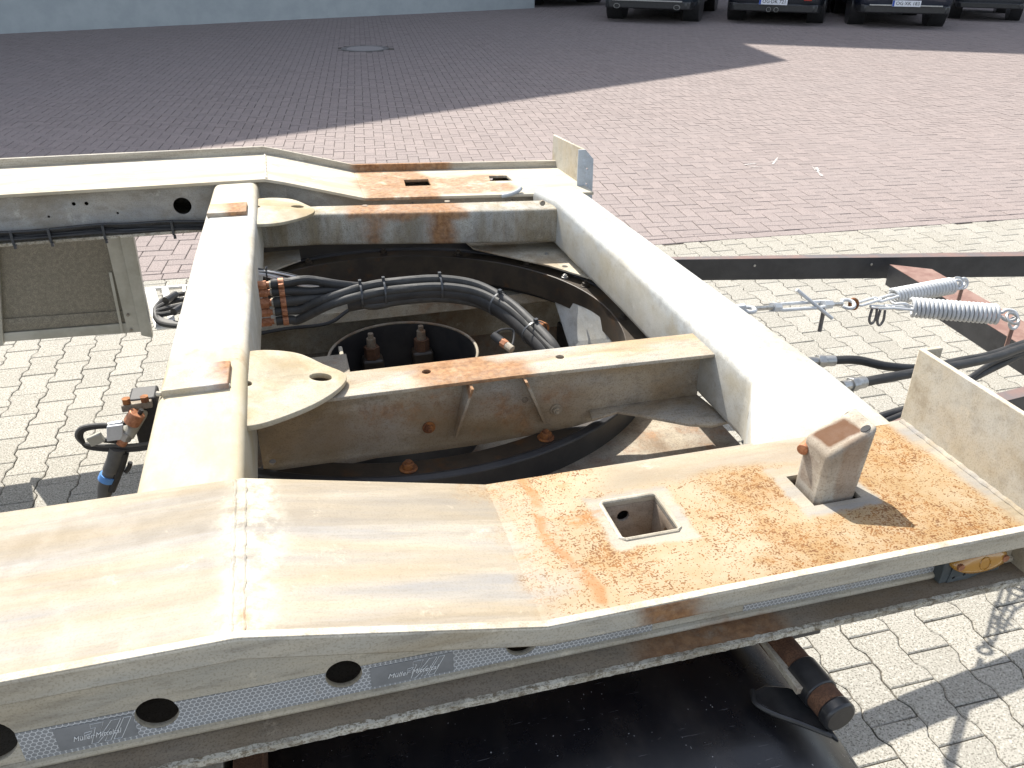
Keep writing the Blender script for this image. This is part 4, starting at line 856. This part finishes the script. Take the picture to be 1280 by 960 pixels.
# ------------------------------------------------------------------ hose bundle between the cross members
def collar(p, d, r, h, mat, par, name, n=24):
    d = Vector(d).normalized(); return MB().cyl(Vector(p)-d*h/2, Vector(p)+d*h/2, r, n).build(name, mat, par, .0008)
hb = empty('hose_bundle', (.1, 2.1, 1.03), 'bundle of black hydraulic hoses with coppery fittings running from the rear cross member', 'hoses')
def facex(y): return -.100-.0175*(2.2-y)/.35
fyv = 2.15; rows = [357, 367, 380, 392, 404]
bund = [Y(460, 366, 2.16), Y(500, 360, 2.16), Y(550, 357, 2.15), Y(596, 364, 2.11), Y(634, 384, 2.02), Y(662, 408, 1.92), Y(692, 440, 1.80), Y(705, 470, 1.76)]
offs = [(.0, .022, .010), (0, .006, -.016), (0, -.014, -.030), (0, .004, .018), (0, -.020, .004)]; rad = [.0125, .0125, .0145, .0125, .0125]
for i, yv in enumerate(rows):
    f0 = Y(320, yv, fyv); s = .014 if i == 2 else .0115
    st = [Vector((-.116, fyv, f0.z))]
    m = MB(); m.nut((-.112, fyv, f0.z), (-.080, fyv, f0.z), s*1.1); m.cyl((-.080, fyv, f0.z), (-.072, fyv, f0.z), s*.7, 14); nut = m.build('fitting', MAT['rust_bright'], hb, .001)
    MB().cyl((-.073, fyv, f0.z), (-.066, fyv, f0.z), s*.85, 14).build('washer', MAT['under_pale'], nut)
    pth = [Vector((-.068, fyv, f0.z)), Vector((-.03, fyv, f0.z))]
    mid = {0: Y(385, 350, 2.16), 1: Y(390, 364, 2.16), 2: Y(395, 372, 2.16), 3: Y(378, 386, 2.15), 4: Y(375, 399, 2.15)}[i]
    mid2 = {0: Y(425, 356, 2.16), 1: Y(428, 362, 2.16), 2: Y(430, 368, 2.16), 3: Y(412, 372, 2.13), 4: Y(415, 380, 2.12)}[i]
    pth += [mid, mid2]
    for k, bp in enumerate(bund): pth.append(bp+Vector((0, offs[i][1], offs[i][2])))
    MB().tube(smoothpath(pth, 7), rad[i], 12).build('hose', MAT['hose_dull'] if i in (2, 3, 4) else MAT['hose'], hb)
    x_ = -.043; cl = MB().cyl((x_-.007, fyv, f0.z), (x_+.008, fyv, f0.z), rad[i]*1.17, 20).build('hose_clamp', MAT['rust_bright'], hb, .0008)
    MB().box(x_-.006, x_+.007, fyv-rad[i]*1.6, fyv-rad[i]*.9, f0.z-.004, f0.z+.005).build('clamp_screw', MAT['rust_bright'], cl, .001)
zr = [Y(320, r, fyv).z for r in (350, 412)]; MB().box(-.1215, -.1165, fyv-.02, fyv+.02, zr[1], zr[0]).build('fitting_plate', MAT['rust'], hb, .001)
for k, q in enumerate(((449, 366), (480, 360), (552, 357), (622, 377), (668, 415))):
    ip = {0: bund[0]+Vector((-.02, 0, 0)), 1: bund[0].lerp(bund[1], .5), 2: bund[2], 3: bund[3].lerp(bund[4], .7), 4: bund[5].lerp(bund[6], .2)}[k]
    d = {0: (1, 0, 0), 1: (1, 0, 0), 2: (1, 0, 0), 3: (bund[4]-bund[3]), 4: (bund[6]-bund[5])}[k]; d = Vector(d).normalized(); up = Vector((0, 0, 1)); up = (up-d*up.dot(d)).normalized(); sd_ = d.cross(up)
    c = ip+Vector((0, 0, -.004)); m = MB(); R1, R2 = .036, .034
    rg = []
    for j in range(28): a = 2*PI*j/28; e = up*cos(a)*R2+sd_*sin(a)*R1; rg.append([c+e-d*.0025, c+e+d*.0025, c+e*1.05+d*.0025, c+e*1.05-d*.0025])
    rg.append(rg[0]); m.loft(rg, cap=False); m.obox(c+up*(R2+.005), (d, sd_, up), (.004, .005, .005)); m.build('cable_tie', MAT['tie'], hb)
# thick corrugated conduit under the hoses
MB().tube(smoothpath([bund[0]+Vector((-.06, .0, -.022)), bund[1]+Vector((0, -.004, -.014)), bund[2]+Vector((0, -.004, -.014)), bund[3]+Vector((0, -.004, -.014)), bund[4]+Vector((0, 0, -.016)), bund[5]+Vector((0, 0, -.016)), bund[6]+Vector((0, 0, -.016)), bund[7]+Vector((0, 0, -.02))]), .027, 14).build('conduit', MAT['hose'], hb)
wc = empty('signal_cables', (-.1, 2.3, 1.06), 'thin black and white signal cables tied above the hose fittings', 'cables')
for k in range(7):
    o_ = Vector((0, rng.normal(0, .004), rng.normal(0, .004)))
    P = [Y(318, 337, 2.26)+Vector((-.02, 0, 0)), Y(333, 338+k*.8, 2.25), Y(360, 342+k*1.6, 2.24), Y(392, 351+k*.9, 2.22), Y(425, 359+k*.8, 2.20), Y(455, 364+k*.5, 2.18)]
    MB().tube(smoothpath([p+o_ for p in P], 6), .0030, 7).build('cable', MAT['white_bar'] if k in (1, 3, 4, 6) else MAT['hose'], wc)
for q in ((333, 340), (395, 355)): p = Y(*q, 2.24); MB().ring(p, .013, .0022, 18, 5, ((0, 1, 0), (0, 0, 1))).build('cable_tie', MAT['tie'], wc); MB().tube([p+Vector((0, -.01, .008)), p+Vector((.004, -.02, .022))], .002, 5).build('tie_tail', MAT['tie'], wc)
# quick coupling lying by the near longeron
qc = empty('quick_coupling', (.5, 1.7, .98), 'small rusty quick coupling with black cable wrap by the hoses', 'coupling')
a_, b__ = Y(617, 419, 1.68), Y(640, 437, 1.63); d = (b__-a_).normalized()
m = MB(); m.cyl(a_, a_.lerp(b__, .45), .010, 12); m.build('plug', MAT['hose'], qc); MB().nut(a_.lerp(b__, .45), a_.lerp(b__, .7), .0105).build('nut', MAT['rust_bright'], qc, .001); MB().cyl(a_.lerp(b__, .7), b__, .009, 12).build('barrel', MAT['under_pale'], qc)
MB().tube(smoothpath([a_, a_+Vector((.02, .0, .012)), a_+Vector((.05, .01, .0)), b__+Vector((.0, .02, -.005)), a_+Vector((0, .01, -.01)), a_], 6), .003, 7).build('cable_wrap', MAT['hose'], qc)

# ------------------------------------------------------------------ cable loom along the far web
lm = empty('cable_loom', (-.7, 2.88, 1.05), 'black cable loom clipped along the foot of the far side beam', 'cables')
top_px = [(-200, 296), (-60, 293), (20, 290), (60, 288), (125, 282), (160, 281), (215, 278), (262, 278)]
for k in range(9):
    P = [Y(x, y-1+k*1.25, 2.885-.004*abs(4-k))+Vector((0, rng.normal(0, .0015), rng.normal(0, .0012))) for x, y in top_px]
    MB().tube(smoothpath(P, 6), .0045, 8).build('cable', MAT['hose'] if k % 3 else MAT['plastic'], lm)
for x in (13, 60, 128, 214):
    y_ = 290-(x-13)*.062; P = [Y(x, y_-2, 2.872), Y(x, y_+16, 2.868)]; MB().box(P[0].x-.004, P[0].x+.004, 2.862, 2.872, P[1].z, P[0].z).build('cable_tie', MAT['tie'], lm, .001)
    MB().box(P[0].x-.001, P[0].x+.007, 2.858, 2.868, P[1].z-.012, P[1].z).build('tie_tail', MAT['tie'], lm)

# ------------------------------------------------------------------ aluminium side board below the far beam
YP = 3.42
def yp(x, y, dy=0): p = Y(x, y, YP+dy); return (p.x, p.z)
sb = empty('side_board', (-.85, YP, .55), 'aluminium framed speckled board hanging under the far side beam', 'side board')
vplate('board', [yp(2, 428), yp(160, 415), yp(130, 290), yp(-12, 296)], YP+.012, .008, MAT['board'], sb)
vplate('bottom_rail', [yp(0, 428), yp(163, 416), yp(160, 404), yp(0, 417)], YP, .02, MAT['alu'], sb, bevel=.002)
vplate('bottom_rail', [yp(0, 416), yp(158, 403), yp(154, 389), yp(-2, 400)], YP+.006, .006, MAT['board'], sb)
vplate('end_post', [yp(160, 416), yp(178, 414.5), yp(149, 290), yp(130, 290)], YP-.003, .02, MAT['alu'], sb, bevel=.002)
vplate('end_post', [yp(151.5, 415), yp(155, 415), yp(140, 340), yp(136, 340)], YP-.007, .004, MAT['alu'], sb)
vplate('end_post', [yp(177, 418), yp(191, 421), yp(166, 290), yp(149, 290)], YP-.012, .035, MAT['alu'], sb, bevel=.002)
vplate('end_post', [yp(5, 430), yp(-6, 436), yp(-16, 290), yp(-4, 290)], YP-.008, .03, MAT['alu'], sb, bevel=.002)
for q in ((160, 393), (164, 412)): p = yp(*q); MB().cyl((p[0], YP-.002, p[1]), (p[0], YP-.010, p[1]), .006, 12).build('rivet', MAT['dirty'], sb)
MB().box(-2.4, -1.20, YP-.004, YP+.014, .46, .88).build('board', MAT['board'], sb)

# ------------------------------------------------------------------ white rack with a coiled hose behind the rear cross member
rk = empty('white_rack', (-.55, 3.6, .45), 'white slatted rack below the far beam behind the rear cross member', 'rack')
ZR = .45
ra, rb_ = Z(182, 362, ZR), Z(262, 357, ZR); rc, rdn = Z(196, 410, ZR), Z(262, 402, ZR)
MB().tube([ra, rb_+Vector((.3, 0, 0))], .010, 8).build('rail', MAT['white_bar'], rk); MB().tube([rc, rdn+Vector((.3, 0, 0))], .010, 8).build('rail', MAT['white_bar'], rk)
for k, t_ in enumerate((.07, .30, .62, .95, 1.3)):
    a_, b__ = ra.lerp(rb_, t_), rc.lerp(rdn, t_); d = (b__-a_).normalized(); MB().obox((a_+b__)/2, (d, Vector((-d.y, d.x, 0)), (0, 0, 1)), ((b__-a_).length/2, .014 if k else .022, .004)).build('slat', MAT['white_bar'], rk, .001)
ch = empty('coiled_hose', (-.52, 3.6, .48), 'coil of dark hose lying on the white rack', 'hose')
for k in range(4):
    P = [Z(250, 366+k*6, ZR+.04), Z(225, 368+k*7, ZR+.05), Z(204, 375+k*6, ZR+.04), Z(194, 388+k*2, ZR+.04), Z(202, 400+k*1.5, ZR+.03), Z(230, 405+k, ZR+.03), Z(256, 404, ZR+.03)]
    MB().tube(smoothpath(P, 6), .011, 9).build('coil', MAT['hose'], ch)
for q in ((212, 372), (222, 386)): MB().cyl(Z(q[0]-5, q[1]+4, ZR+.07), Z(q[0]+8, q[1]-4, ZR+.07), .016, 12).build('coupling', MAT['plastic'], ch)

# ------------------------------------------------------------------ valve on the rear face of the rear cross member
va = empty('air_valve', (-.35, 1.6, .9), 'rusty air valve with looped cables and a dark hose marked with blue tape', 'valve')
YV = 1.66
V_ = lambda x, y, d=0: Y(x, y, YV+d)
MB().cyl(V_(178, 512, .04), V_(158, 545), .0155, 16).build('valve_body', MAT['alu'], va, .002)
MB().cyl(V_(172, 516), V_(164, 529), .0170, 16).build('rust_band', MAT['rust_bright'], va, .002)
MB().nut(V_(160, 540), V_(155, 548), .0150).build('hex_nut', MAT['steel'], va, .001); MB().cyl(V_(156, 547), V_(151, 555), .0115, 14).build('outlet', MAT['rust_bright'], va, .001)
m = MB(); c = V_(172, 505, .03); m.obox(c, ((1, .1, 0), (0, 1, 0), (0, 0, 1)), (.030, .014, .008)); m.build('flange_block', MAT['dirty'], va, .002)
for s in (-.018, .018): MB().nut(c+Vector((s, -.01, .01)), c+Vector((s, -.01, .022)), .009).build('flange_bolt', MAT['rust'], va)
MB().obox(V_(186, 520, .06), ((1, 0, 0), (0, 1, 0), (0, 0, 1)), (.028, .03, .06)).build('back_block', MAT['hose'], va, .005)
for k in range(3):
    P = [V_(200, 552+k*3), V_(160, 557+k*3), V_(112, 556+k*2), V_(99+k*2, 550), V_(96+k*3, 542), V_(103+k*2, 534+k*1.5), V_(122, 531+k*1.5), V_(140, 531+k)]
    MB().tube(smoothpath(P, 7), .0042, 8).build('cable', MAT['hose_grey'] if k == 0 else MAT['hose'], va)
MB().tube(smoothpath([V_(150, 530), V_(162, 527), V_(172, 520), V_(177, 512)], 6), .005, 8).build('cable', MAT['hose'], va)
MB().cyl(V_(136, 532), V_(153, 529), .0065, 10).build('connector', MAT['steel'], va)
MB().obox(V_(144, 540, -.005), ((1, 0, 0), (0, 1, 0), (.2, 0, 1)), (.016, .006, .018)).build('steel_tab', MAT['zinc_light'], va, .002)
MB().obox(V_(120, 549, -.005), ((1, 0, .3), (0, 1, 0), (-.3, 0, 1)), (.014, .006, .010)).build('brass_tab', MAT['alu'], va, .001); MB().cyl(V_(130, 550), V_(150, 552), .006, 10).build('plug', MAT['hose'], va)
hp_ = [V_(147, 560), V_(143, 575), V_(137, 590), V_(131, 605), V_(130, 625), V_(128, 650)]
MB().tube(smoothpath(hp_, 6), [.0165]*12+[.0140]*19, 14).build('drain_hose', MAT['hose_grey'], va)
MB().tube(smoothpath([V_(155, 565), V_(151, 580), V_(145, 595), V_(138, 612)], 6), .011, 12).build('drain_hose', MAT['hose'], va)
MB().cyl(V_(132.5, 600), V_(135.5, 593.5), .0175, 16).build('blue_tape', MAT['blue_tape'], va)
MB().tube(smoothpath([V_(157, 590), V_(161, 585), V_(163, 578)], 4), .005, 8).build('clamp_tail', MAT['plastic'], va)

# ------------------------------------------------------------------ drawbar
db = empty('drawbar', (2.3, 2.6, .6), 'black A-frame drawbar with worn reddish tops in front of the trailer', 'drawbar')
ZD = .62
def rail(name, a0, a1, b0, b1, zt, zb, mat, top=None):   # far edge a0-a1, near edge b0-b1 (points), heights
    m = MB(); m.hexa([(p.x, p.y, zb) for p in (b0, b1, a1, a0)]+[(p.x, p.y, zt) for p in (b0, b1, a1, a0)]); o = m.build(name, mat, db, .002)
    if top: m = MB(); m.hexa([(p.x, p.y, zt+.0004) for p in (b0, b1, a1, a0)]+[(p.x, p.y, zt+.0022) for p in (b0, b1, a1, a0)]); m.build('worn_top', top, db)
    return o
def line2(p, q, x): t_ = (x-p.x)/(q.x-p.x); return p.lerp(q, t_)
def meet(p, q, a, b_):
    d1 = (q-p).to_2d(); d2 = (b_-a).to_2d(); w_ = (a-p).to_2d(); t_ = (w_.x*d2.y-w_.y*d2.x)/(d1.x*d2.y-d1.y*d2.x); return p.lerp(q, t_)
a0, a1 = Z(820, 322, ZD), Z(1420, 313, ZD); n0, n1 = Z(832, 325, ZD), Z(1420, 319, ZD)
r0, r1 = Z(1060, 538, ZD), Z(1600, 405, ZD); s0, s1 = Z(1078, 546, ZD), Z(1600, 417, ZD)
tip = meet(n0, n1, r0, r1); xt = tip.x
rail('far_rail', line2(a0, a1, 1.02), line2(a0, a1, xt), line2(n0, n1, 1.02), line2(n0, n1, xt), ZD, .52, MAT['black_steel'], MAT['rail_top'])
for q in ((943, 331), (1089, 330)):
    p = meet(n0, n1, Z(*q, ZD-.03), CAMP.copy()); p.z = ZD-.03; MB().cyl(p+Vector((0, -.001, 0)), p+Vector((0, -.004, 0)), .006, 10).build('rivet', MAT['steel'], db)
c0, c1 = Z(1112, 331, ZD-.005), Z(1290, 440, ZD-.005); c2, c3 = Z(1165, 337, ZD-.005), Z(1345, 440, ZD-.005)
rail('cross_bar', c2, meet(c2, c3, r0, r1), c0, meet(c0, c1, r0, r1), ZD-.005, .52, MAT['black_steel'], MAT['rust_pink'])
rail('near_rail', line2(r0, r1, .96), line2(r0, r1, xt), line2(s0, s1, .96), line2(s0, s1, xt), ZD, .54, MAT['black_steel'], MAT['rail_top'])
MB().box(xt-.12, xt+.25, tip.y-.09, tip.y+.05, .53, .63).build('coupling_head', MAT['black_steel'], db, .01)
MB().ring((xt+.33, tip.y-.02, .58), .07, .024, 32, 12).build('towing_eye', MAT['iron'], db)
MB().box(.94, 1.06, 1.15, 3.42, .50, .60).build('rear_bar', MAT['black_steel'], db, .004)
# springs with their end rings
def spring(pa, pb, R, wire, turns, label, ringdir):
    r = empty('tension_spring', ((pa+pb)/2), label, 'spring', 'pair of zinc springs holding up the drawbar')
    d = (pb-pa); L = d.length; d.normalize(); u = d.orthogonal().normalized(); v = d.cross(u); P = []
    for i in range(turns*16+1): a = 2*PI*i/16; P.append(pa+d*(L*i/(turns*16))+(u*cos(a)+v*sin(a))*R)
    coil = MB().tube(P, wire, 8).build('coil', MAT['zinc_light'], r, smooth=60)
    for e, dd in ((pa, -d), (pb, d)):
        c = e+dd*(R*.9+wire); w_ = Vector((0, 0, 1)).cross(dd).normalized(); ww = w_*.6+Vector((0, 0, .8))
        P = [e+dd*(-.004)+ww*R*.2] + [c-dd*R*.8*cos(2*PI*j/14)+ww.normalized()*R*.62*sin(2*PI*j/14) for j in range(1, 14)]+[e-ww*R*.3]
        MB().tube(smoothpath(P, 3), wire*.95, 8).build('end_hook', MAT['zinc_light'], r, smooth=60)
    return r
ZS = .78
s1r = spring(Z(1143, 382, ZS), Z(1196, 353, ZS-.01), .030, .0052, 18, 'farther spring, with its right end over the cross bar', 0) if False else None
sa, sb2 = Z(1128, 382, ZS), Z(1188, 356, ZS); ta, tb = Z(1146, 384, ZS), Z(1250, 393, ZS)
# far spring lies from (1112,375) to (1188,352)
spA = spring(Z(1116, 371, ZS), Z(1190, 357, ZS), .0265, .0058, 19, 'farther of the two zinc coil springs, hooked above the cross bar', 0)
spB = spring(Z(1139, 384, ZS), Z(1248, 393, ZS), .0300, .0062, 20, 'nearer and longer of the two zinc coil springs', 0)
def mount(q, z0, lab):
    m = MB(); p = Z(*q, ZD); c = Z(*q, ZS-.04); o = MB().tube([Vector((c.x, c.y, ZD-.02)), c+Vector((0, 0, -.01))], .007, 8).build('spring_mount', MAT['rust_pink'], db)
    MB().ring(c+Vector((0, 0, .012)), .018, .0055, 20, 8, ((1, 0, 0), (0, .3, 1))).build('eye', MAT['zinc_light'], db)
mount((1203, 358), 0, ''); mount((1266, 408), 0, '')
for q, dx in (((1199, 353), 0), ((1266, 398), 0)):
    p = Z(*q, ZS); MB().ring(p, .021, .005, 22, 8, ((1, 0, 0), (0, .8, .6))).build('shackle', MAT['steel'], db)
# turnbuckle chain
tbk = empty('turnbuckle', (1.8, 2.4, .85), 'zinc turnbuckle with a rusty link joining the front cross member to the springs', 'turnbuckle')
zt = 1.02
T = lambda x, y, dz=0: Z(x, y, 1.04-.26*min(1, max(0, (x-928)/200))+dz)
a_ = T(928, 384); MB().box(a_.x-.12, a_.x+.008, a_.y-.008, a_.y+.008, a_.z-.035, a_.z+.008).build('anchor', MAT['zinc_light'], tbk, .003)
MB().ring(T(936, 387), .016, .006, 20, 8).build('clevis', MAT['zinc_light'], tbk)
MB().cyl(T(940, 386), T(968, 384), .007, 10).build('threaded_rod', MAT['steel'], tbk); MB().nut(T(965, 384), T(973, 384), .014).build('lock_nut', MAT['zinc_light'], tbk)
for dy in (-4, 3.5): MB().tube([T(971, 384+dy*.5), T(978, 384+dy), T(1025, 381+dy), T(1034, 381+dy*.4)], .0055, 8).build('side_bar', MAT['zinc_light'], tbk)
MB().nut(T(1028, 381), T(1038, 380.5), .014).build('lock_nut', MAT['zinc_light'], tbk); MB().cyl(T(1036, 380.5), T(1052, 380), .007, 10).build('threaded_rod', MAT['steel'], tbk)
MB().tube([T(996, 362, .03), T(1008, 372, .02), T(1019, 381, .01), T(1040, 398, -.01)], .0055, 8).build('tommy_bar', MAT['zinc_light'], tbk)
p = T(1030, 386); MB().cyl(p, p+Vector((0, 0, -.075)), .0065, 10).build('drop_pin', MAT['iron'], tbk)
MB().ring(T(1060, 380), .020, .006, 22, 8, ((1, 0, .1), (0, 1, .3))).build('eye_ring', MAT['zinc_light'], tbk)
MB().ring(T(1067, 380), .014, .006, 20, 8, ((1, 0, 0), (0, .4, 1))).build('rusty_link', MAT['rust'], tbk)
def linkring(qa, qb, wdt, r, mat, name='link', dz=0):
    a_, b__ = T(*qa, dz), T(*qb, dz); d = (b__-a_); L = d.length/2; d.normalize(); v = Vector((-d.y, d.x, 0)); c = (a_+b__)/2
    P = []
    for j in range(24): t_ = 2*PI*j/24; P.append(c+d*(L-wdt)*(1 if cos(t_) > 0 else -1)+d*wdt*cos(t_)+v*wdt*sin(t_))
    return MB().tube(P, r, 8, True).build(name, mat, tbk)
linkring((1072, 381), (1098, 373), .012, .0045, MAT['zinc_light']); linkring((1090, 384), (1116, 384), .012, .0045, MAT['zinc_light']); linkring((1096, 376), (1120, 369), .012, .0045, MAT['zinc_light']); linkring((1108, 383), (1140, 386), .012, .0045, MAT['zinc_light'])
for q in ((1093, 388), (1103, 390)):
    p = T(*q); MB().tube(smoothpath([p+Vector((-.01, 0, .01)), p+Vector((-.012, 0, -.03)), p+Vector((0, 0, -.048)), p+Vector((.012, 0, -.03)), p+Vector((.008, 0, .008))], 5), .0045, 8).build('snap_hook', MAT['iron'], tbk)
# air hoses to the front
def airhose(name, pts, z, r, lab, fit=True):
    e = empty('air_hose', Z(*pts[0], z[0]), lab, 'hose'); P = [Z(*q, zz) for q, zz in zip(pts, z)]
    MB().tube(smoothpath(P, 8), r, 12).build('hose', MAT['hose'], e)
    if fit:
        d = (P[0]-P[1]).normalized(); p = P[0]; MB().cyl(p-d*.02, p+d*.006, r*1.25, 16).build('ferrule', MAT['steel'], e, .001); MB().nut(p+d*.006, p+d*.024, r*1.5).build('hex_nut', MAT['steel'], e, .001); MB().cyl(p+d*.024, p+d*.05, r*1.05, 12).build('adapter', MAT['steel'], e)
    return e
airhose('a', [(1033, 451), (1070, 450), (1110, 458), (1155, 460), (1200, 451), (1240, 443), (1290, 426), (1400, 395)], [1.05, 1.045, 1.03, 1.0, .96, .93, .89, .8], .0102, 'upper black air hose leaving the front cross member towards the drawbar')
airhose('b', [(1072, 479), (1110, 472), (1155, 464), (1200, 456), (1245, 446), (1290, 431), (1400, 400)], [1.05, 1.04, 1.02, .99, .96, .92, .8], .0110, 'lower black air hose with a bright hexagonal fitting')
cb = airhose('c', [(1085, 535), (1150, 508), (1196, 484), (1215, 470), (1240, 454), (1275, 441), (1330, 425)], [.78, .79, .80, .82, .82, .82, .82], .007, 'thin black cable crossing behind the air hoses', False)
cb2 = airhose('d', [(1080, 528), (1105, 520), (1140, 509), (1180, 492), (1220, 470), (1290, 436)], [.78, .78, .78, .78, .8, .8], .012, 'dark hose running low behind the near end plate', False)

# ------------------------------------------------------------------ mudguard and its support
mg = empty('mudguard', (.2, .9, .4), 'glossy black plastic mudguard under the near side beam', 'mudguard')
m = MB(); rg = []; prof_ = []
for k in range(13): a = math.radians(180-90*k/12); prof_.append((-.30+.22+.22*cos(a), .66+.22*sin(a), a))
for k in range(1, 9): prof_.append((-.08+.64*k/8, .88+.006*sin(k*.4), PI/2))
for k in range(1, 21): a = math.radians(90-98*k/20); prof_.append((.56+.22*cos(a), .66+.22*sin(a), a))
for (x, z, a) in prof_:
    ring_ = []
    for (dy, dr) in ((0, -.035), (.003, -.006), (.016, 0), (.20, .004), (.42, .004), (.46, -.01), (.46, -.016), (.42, -.002), (.2, -.002), (.018, -.006), (.008, -.010), (.004, -.035)): ring_.append((x+dr*cos(a), .575+dy, z+dr*sin(a)))
    rg.append(ring_)
m.loft(rg).build('shell', MAT['mud'], mg, smooth=60)
tb_ = empty('mudguard_support', (.66, .8, .85), 'rusty tube with black rubber clamp and end cap holding the mudguard', 'support tube')
ZM = .925
ta, tb2 = Z(948, 775, ZM), Z(1047, 893, ZM)
dT = (tb2-ta).normalized(); ax_ = tb2-dT*.02
MB().cyl(ta-dT*.25, tb2, .0245, 28).build('tube', MAT['rust_brown'], tb_, .001, smooth=40)
MB().cyl(tb2-dT*.012, tb2+dT*.008, .0262, 28).build('end_cap', MAT['plastic'], tb_, .004, smooth=40)
MB().cyl(tb2-dT*.088, tb2-dT*.036, .0275, 28).build('rubber_clamp', MAT['plastic'], tb_, .002, smooth=40)
fla = [Z(*q, .902) for q in ((1010, 868), (985, 858), (955, 856), (941, 863), (944, 876), (965, 890), (1000, 903), (1040, 918), (1050, 925))]
m = MB(); k = len(fla); m.add([tuple(p) for p in fla]+[tuple(p+Vector((0, 0, -.010))) for p in fla], [tuple(range(k)), tuple(range(2*k-1, k-1, -1))]+[(i, i+k, (i+1) % k+k, (i+1) % k) for i in range(k)]); m.build('clamp_leaf', MAT['plastic'], tb_, .003)
P = smoothpath([Z(941, 863, .902), Z(944, 878, .902), Z(965, 891, .902), Z(1000, 904, .902), Z(1040, 920, .900)]); MB().tube(P, .004, 8).build('edge_bead', MAT['plastic'], tb_)
sa_, sb_ = Z(948, 790, .93), Z(1001, 864, .93); d = (sb_-sa_).normalized(); MB().obox((sa_+sb_)/2-d*.1, (d, Vector((-d.y, d.x, 0)), (0, 0, 1)), ((sb_-sa_).length/2+.1, .0065, .006)).build('flat_strip', MAT['under_pale'], tb_, .001)
rp = empty('rusty_bracket', (-.2, .9, .9), 'brown rusty bracket below the near beam left of the mudguard', 'bracket')
p = Z(312, 948, .93); MB().box(p.x-.022, p.x+.018, p.y-.06, p.y+.2, .80, .93).build('plate', MAT['rust_brown'], rp, .002)
p = Z(265, 957, .93); MB().box(p.x-.02, p.x+.014, p.y-.05, p.y+.2, .86, .93).build('tab', MAT['under_pale'], rp, .002)
bpy.context.view_layer.update()
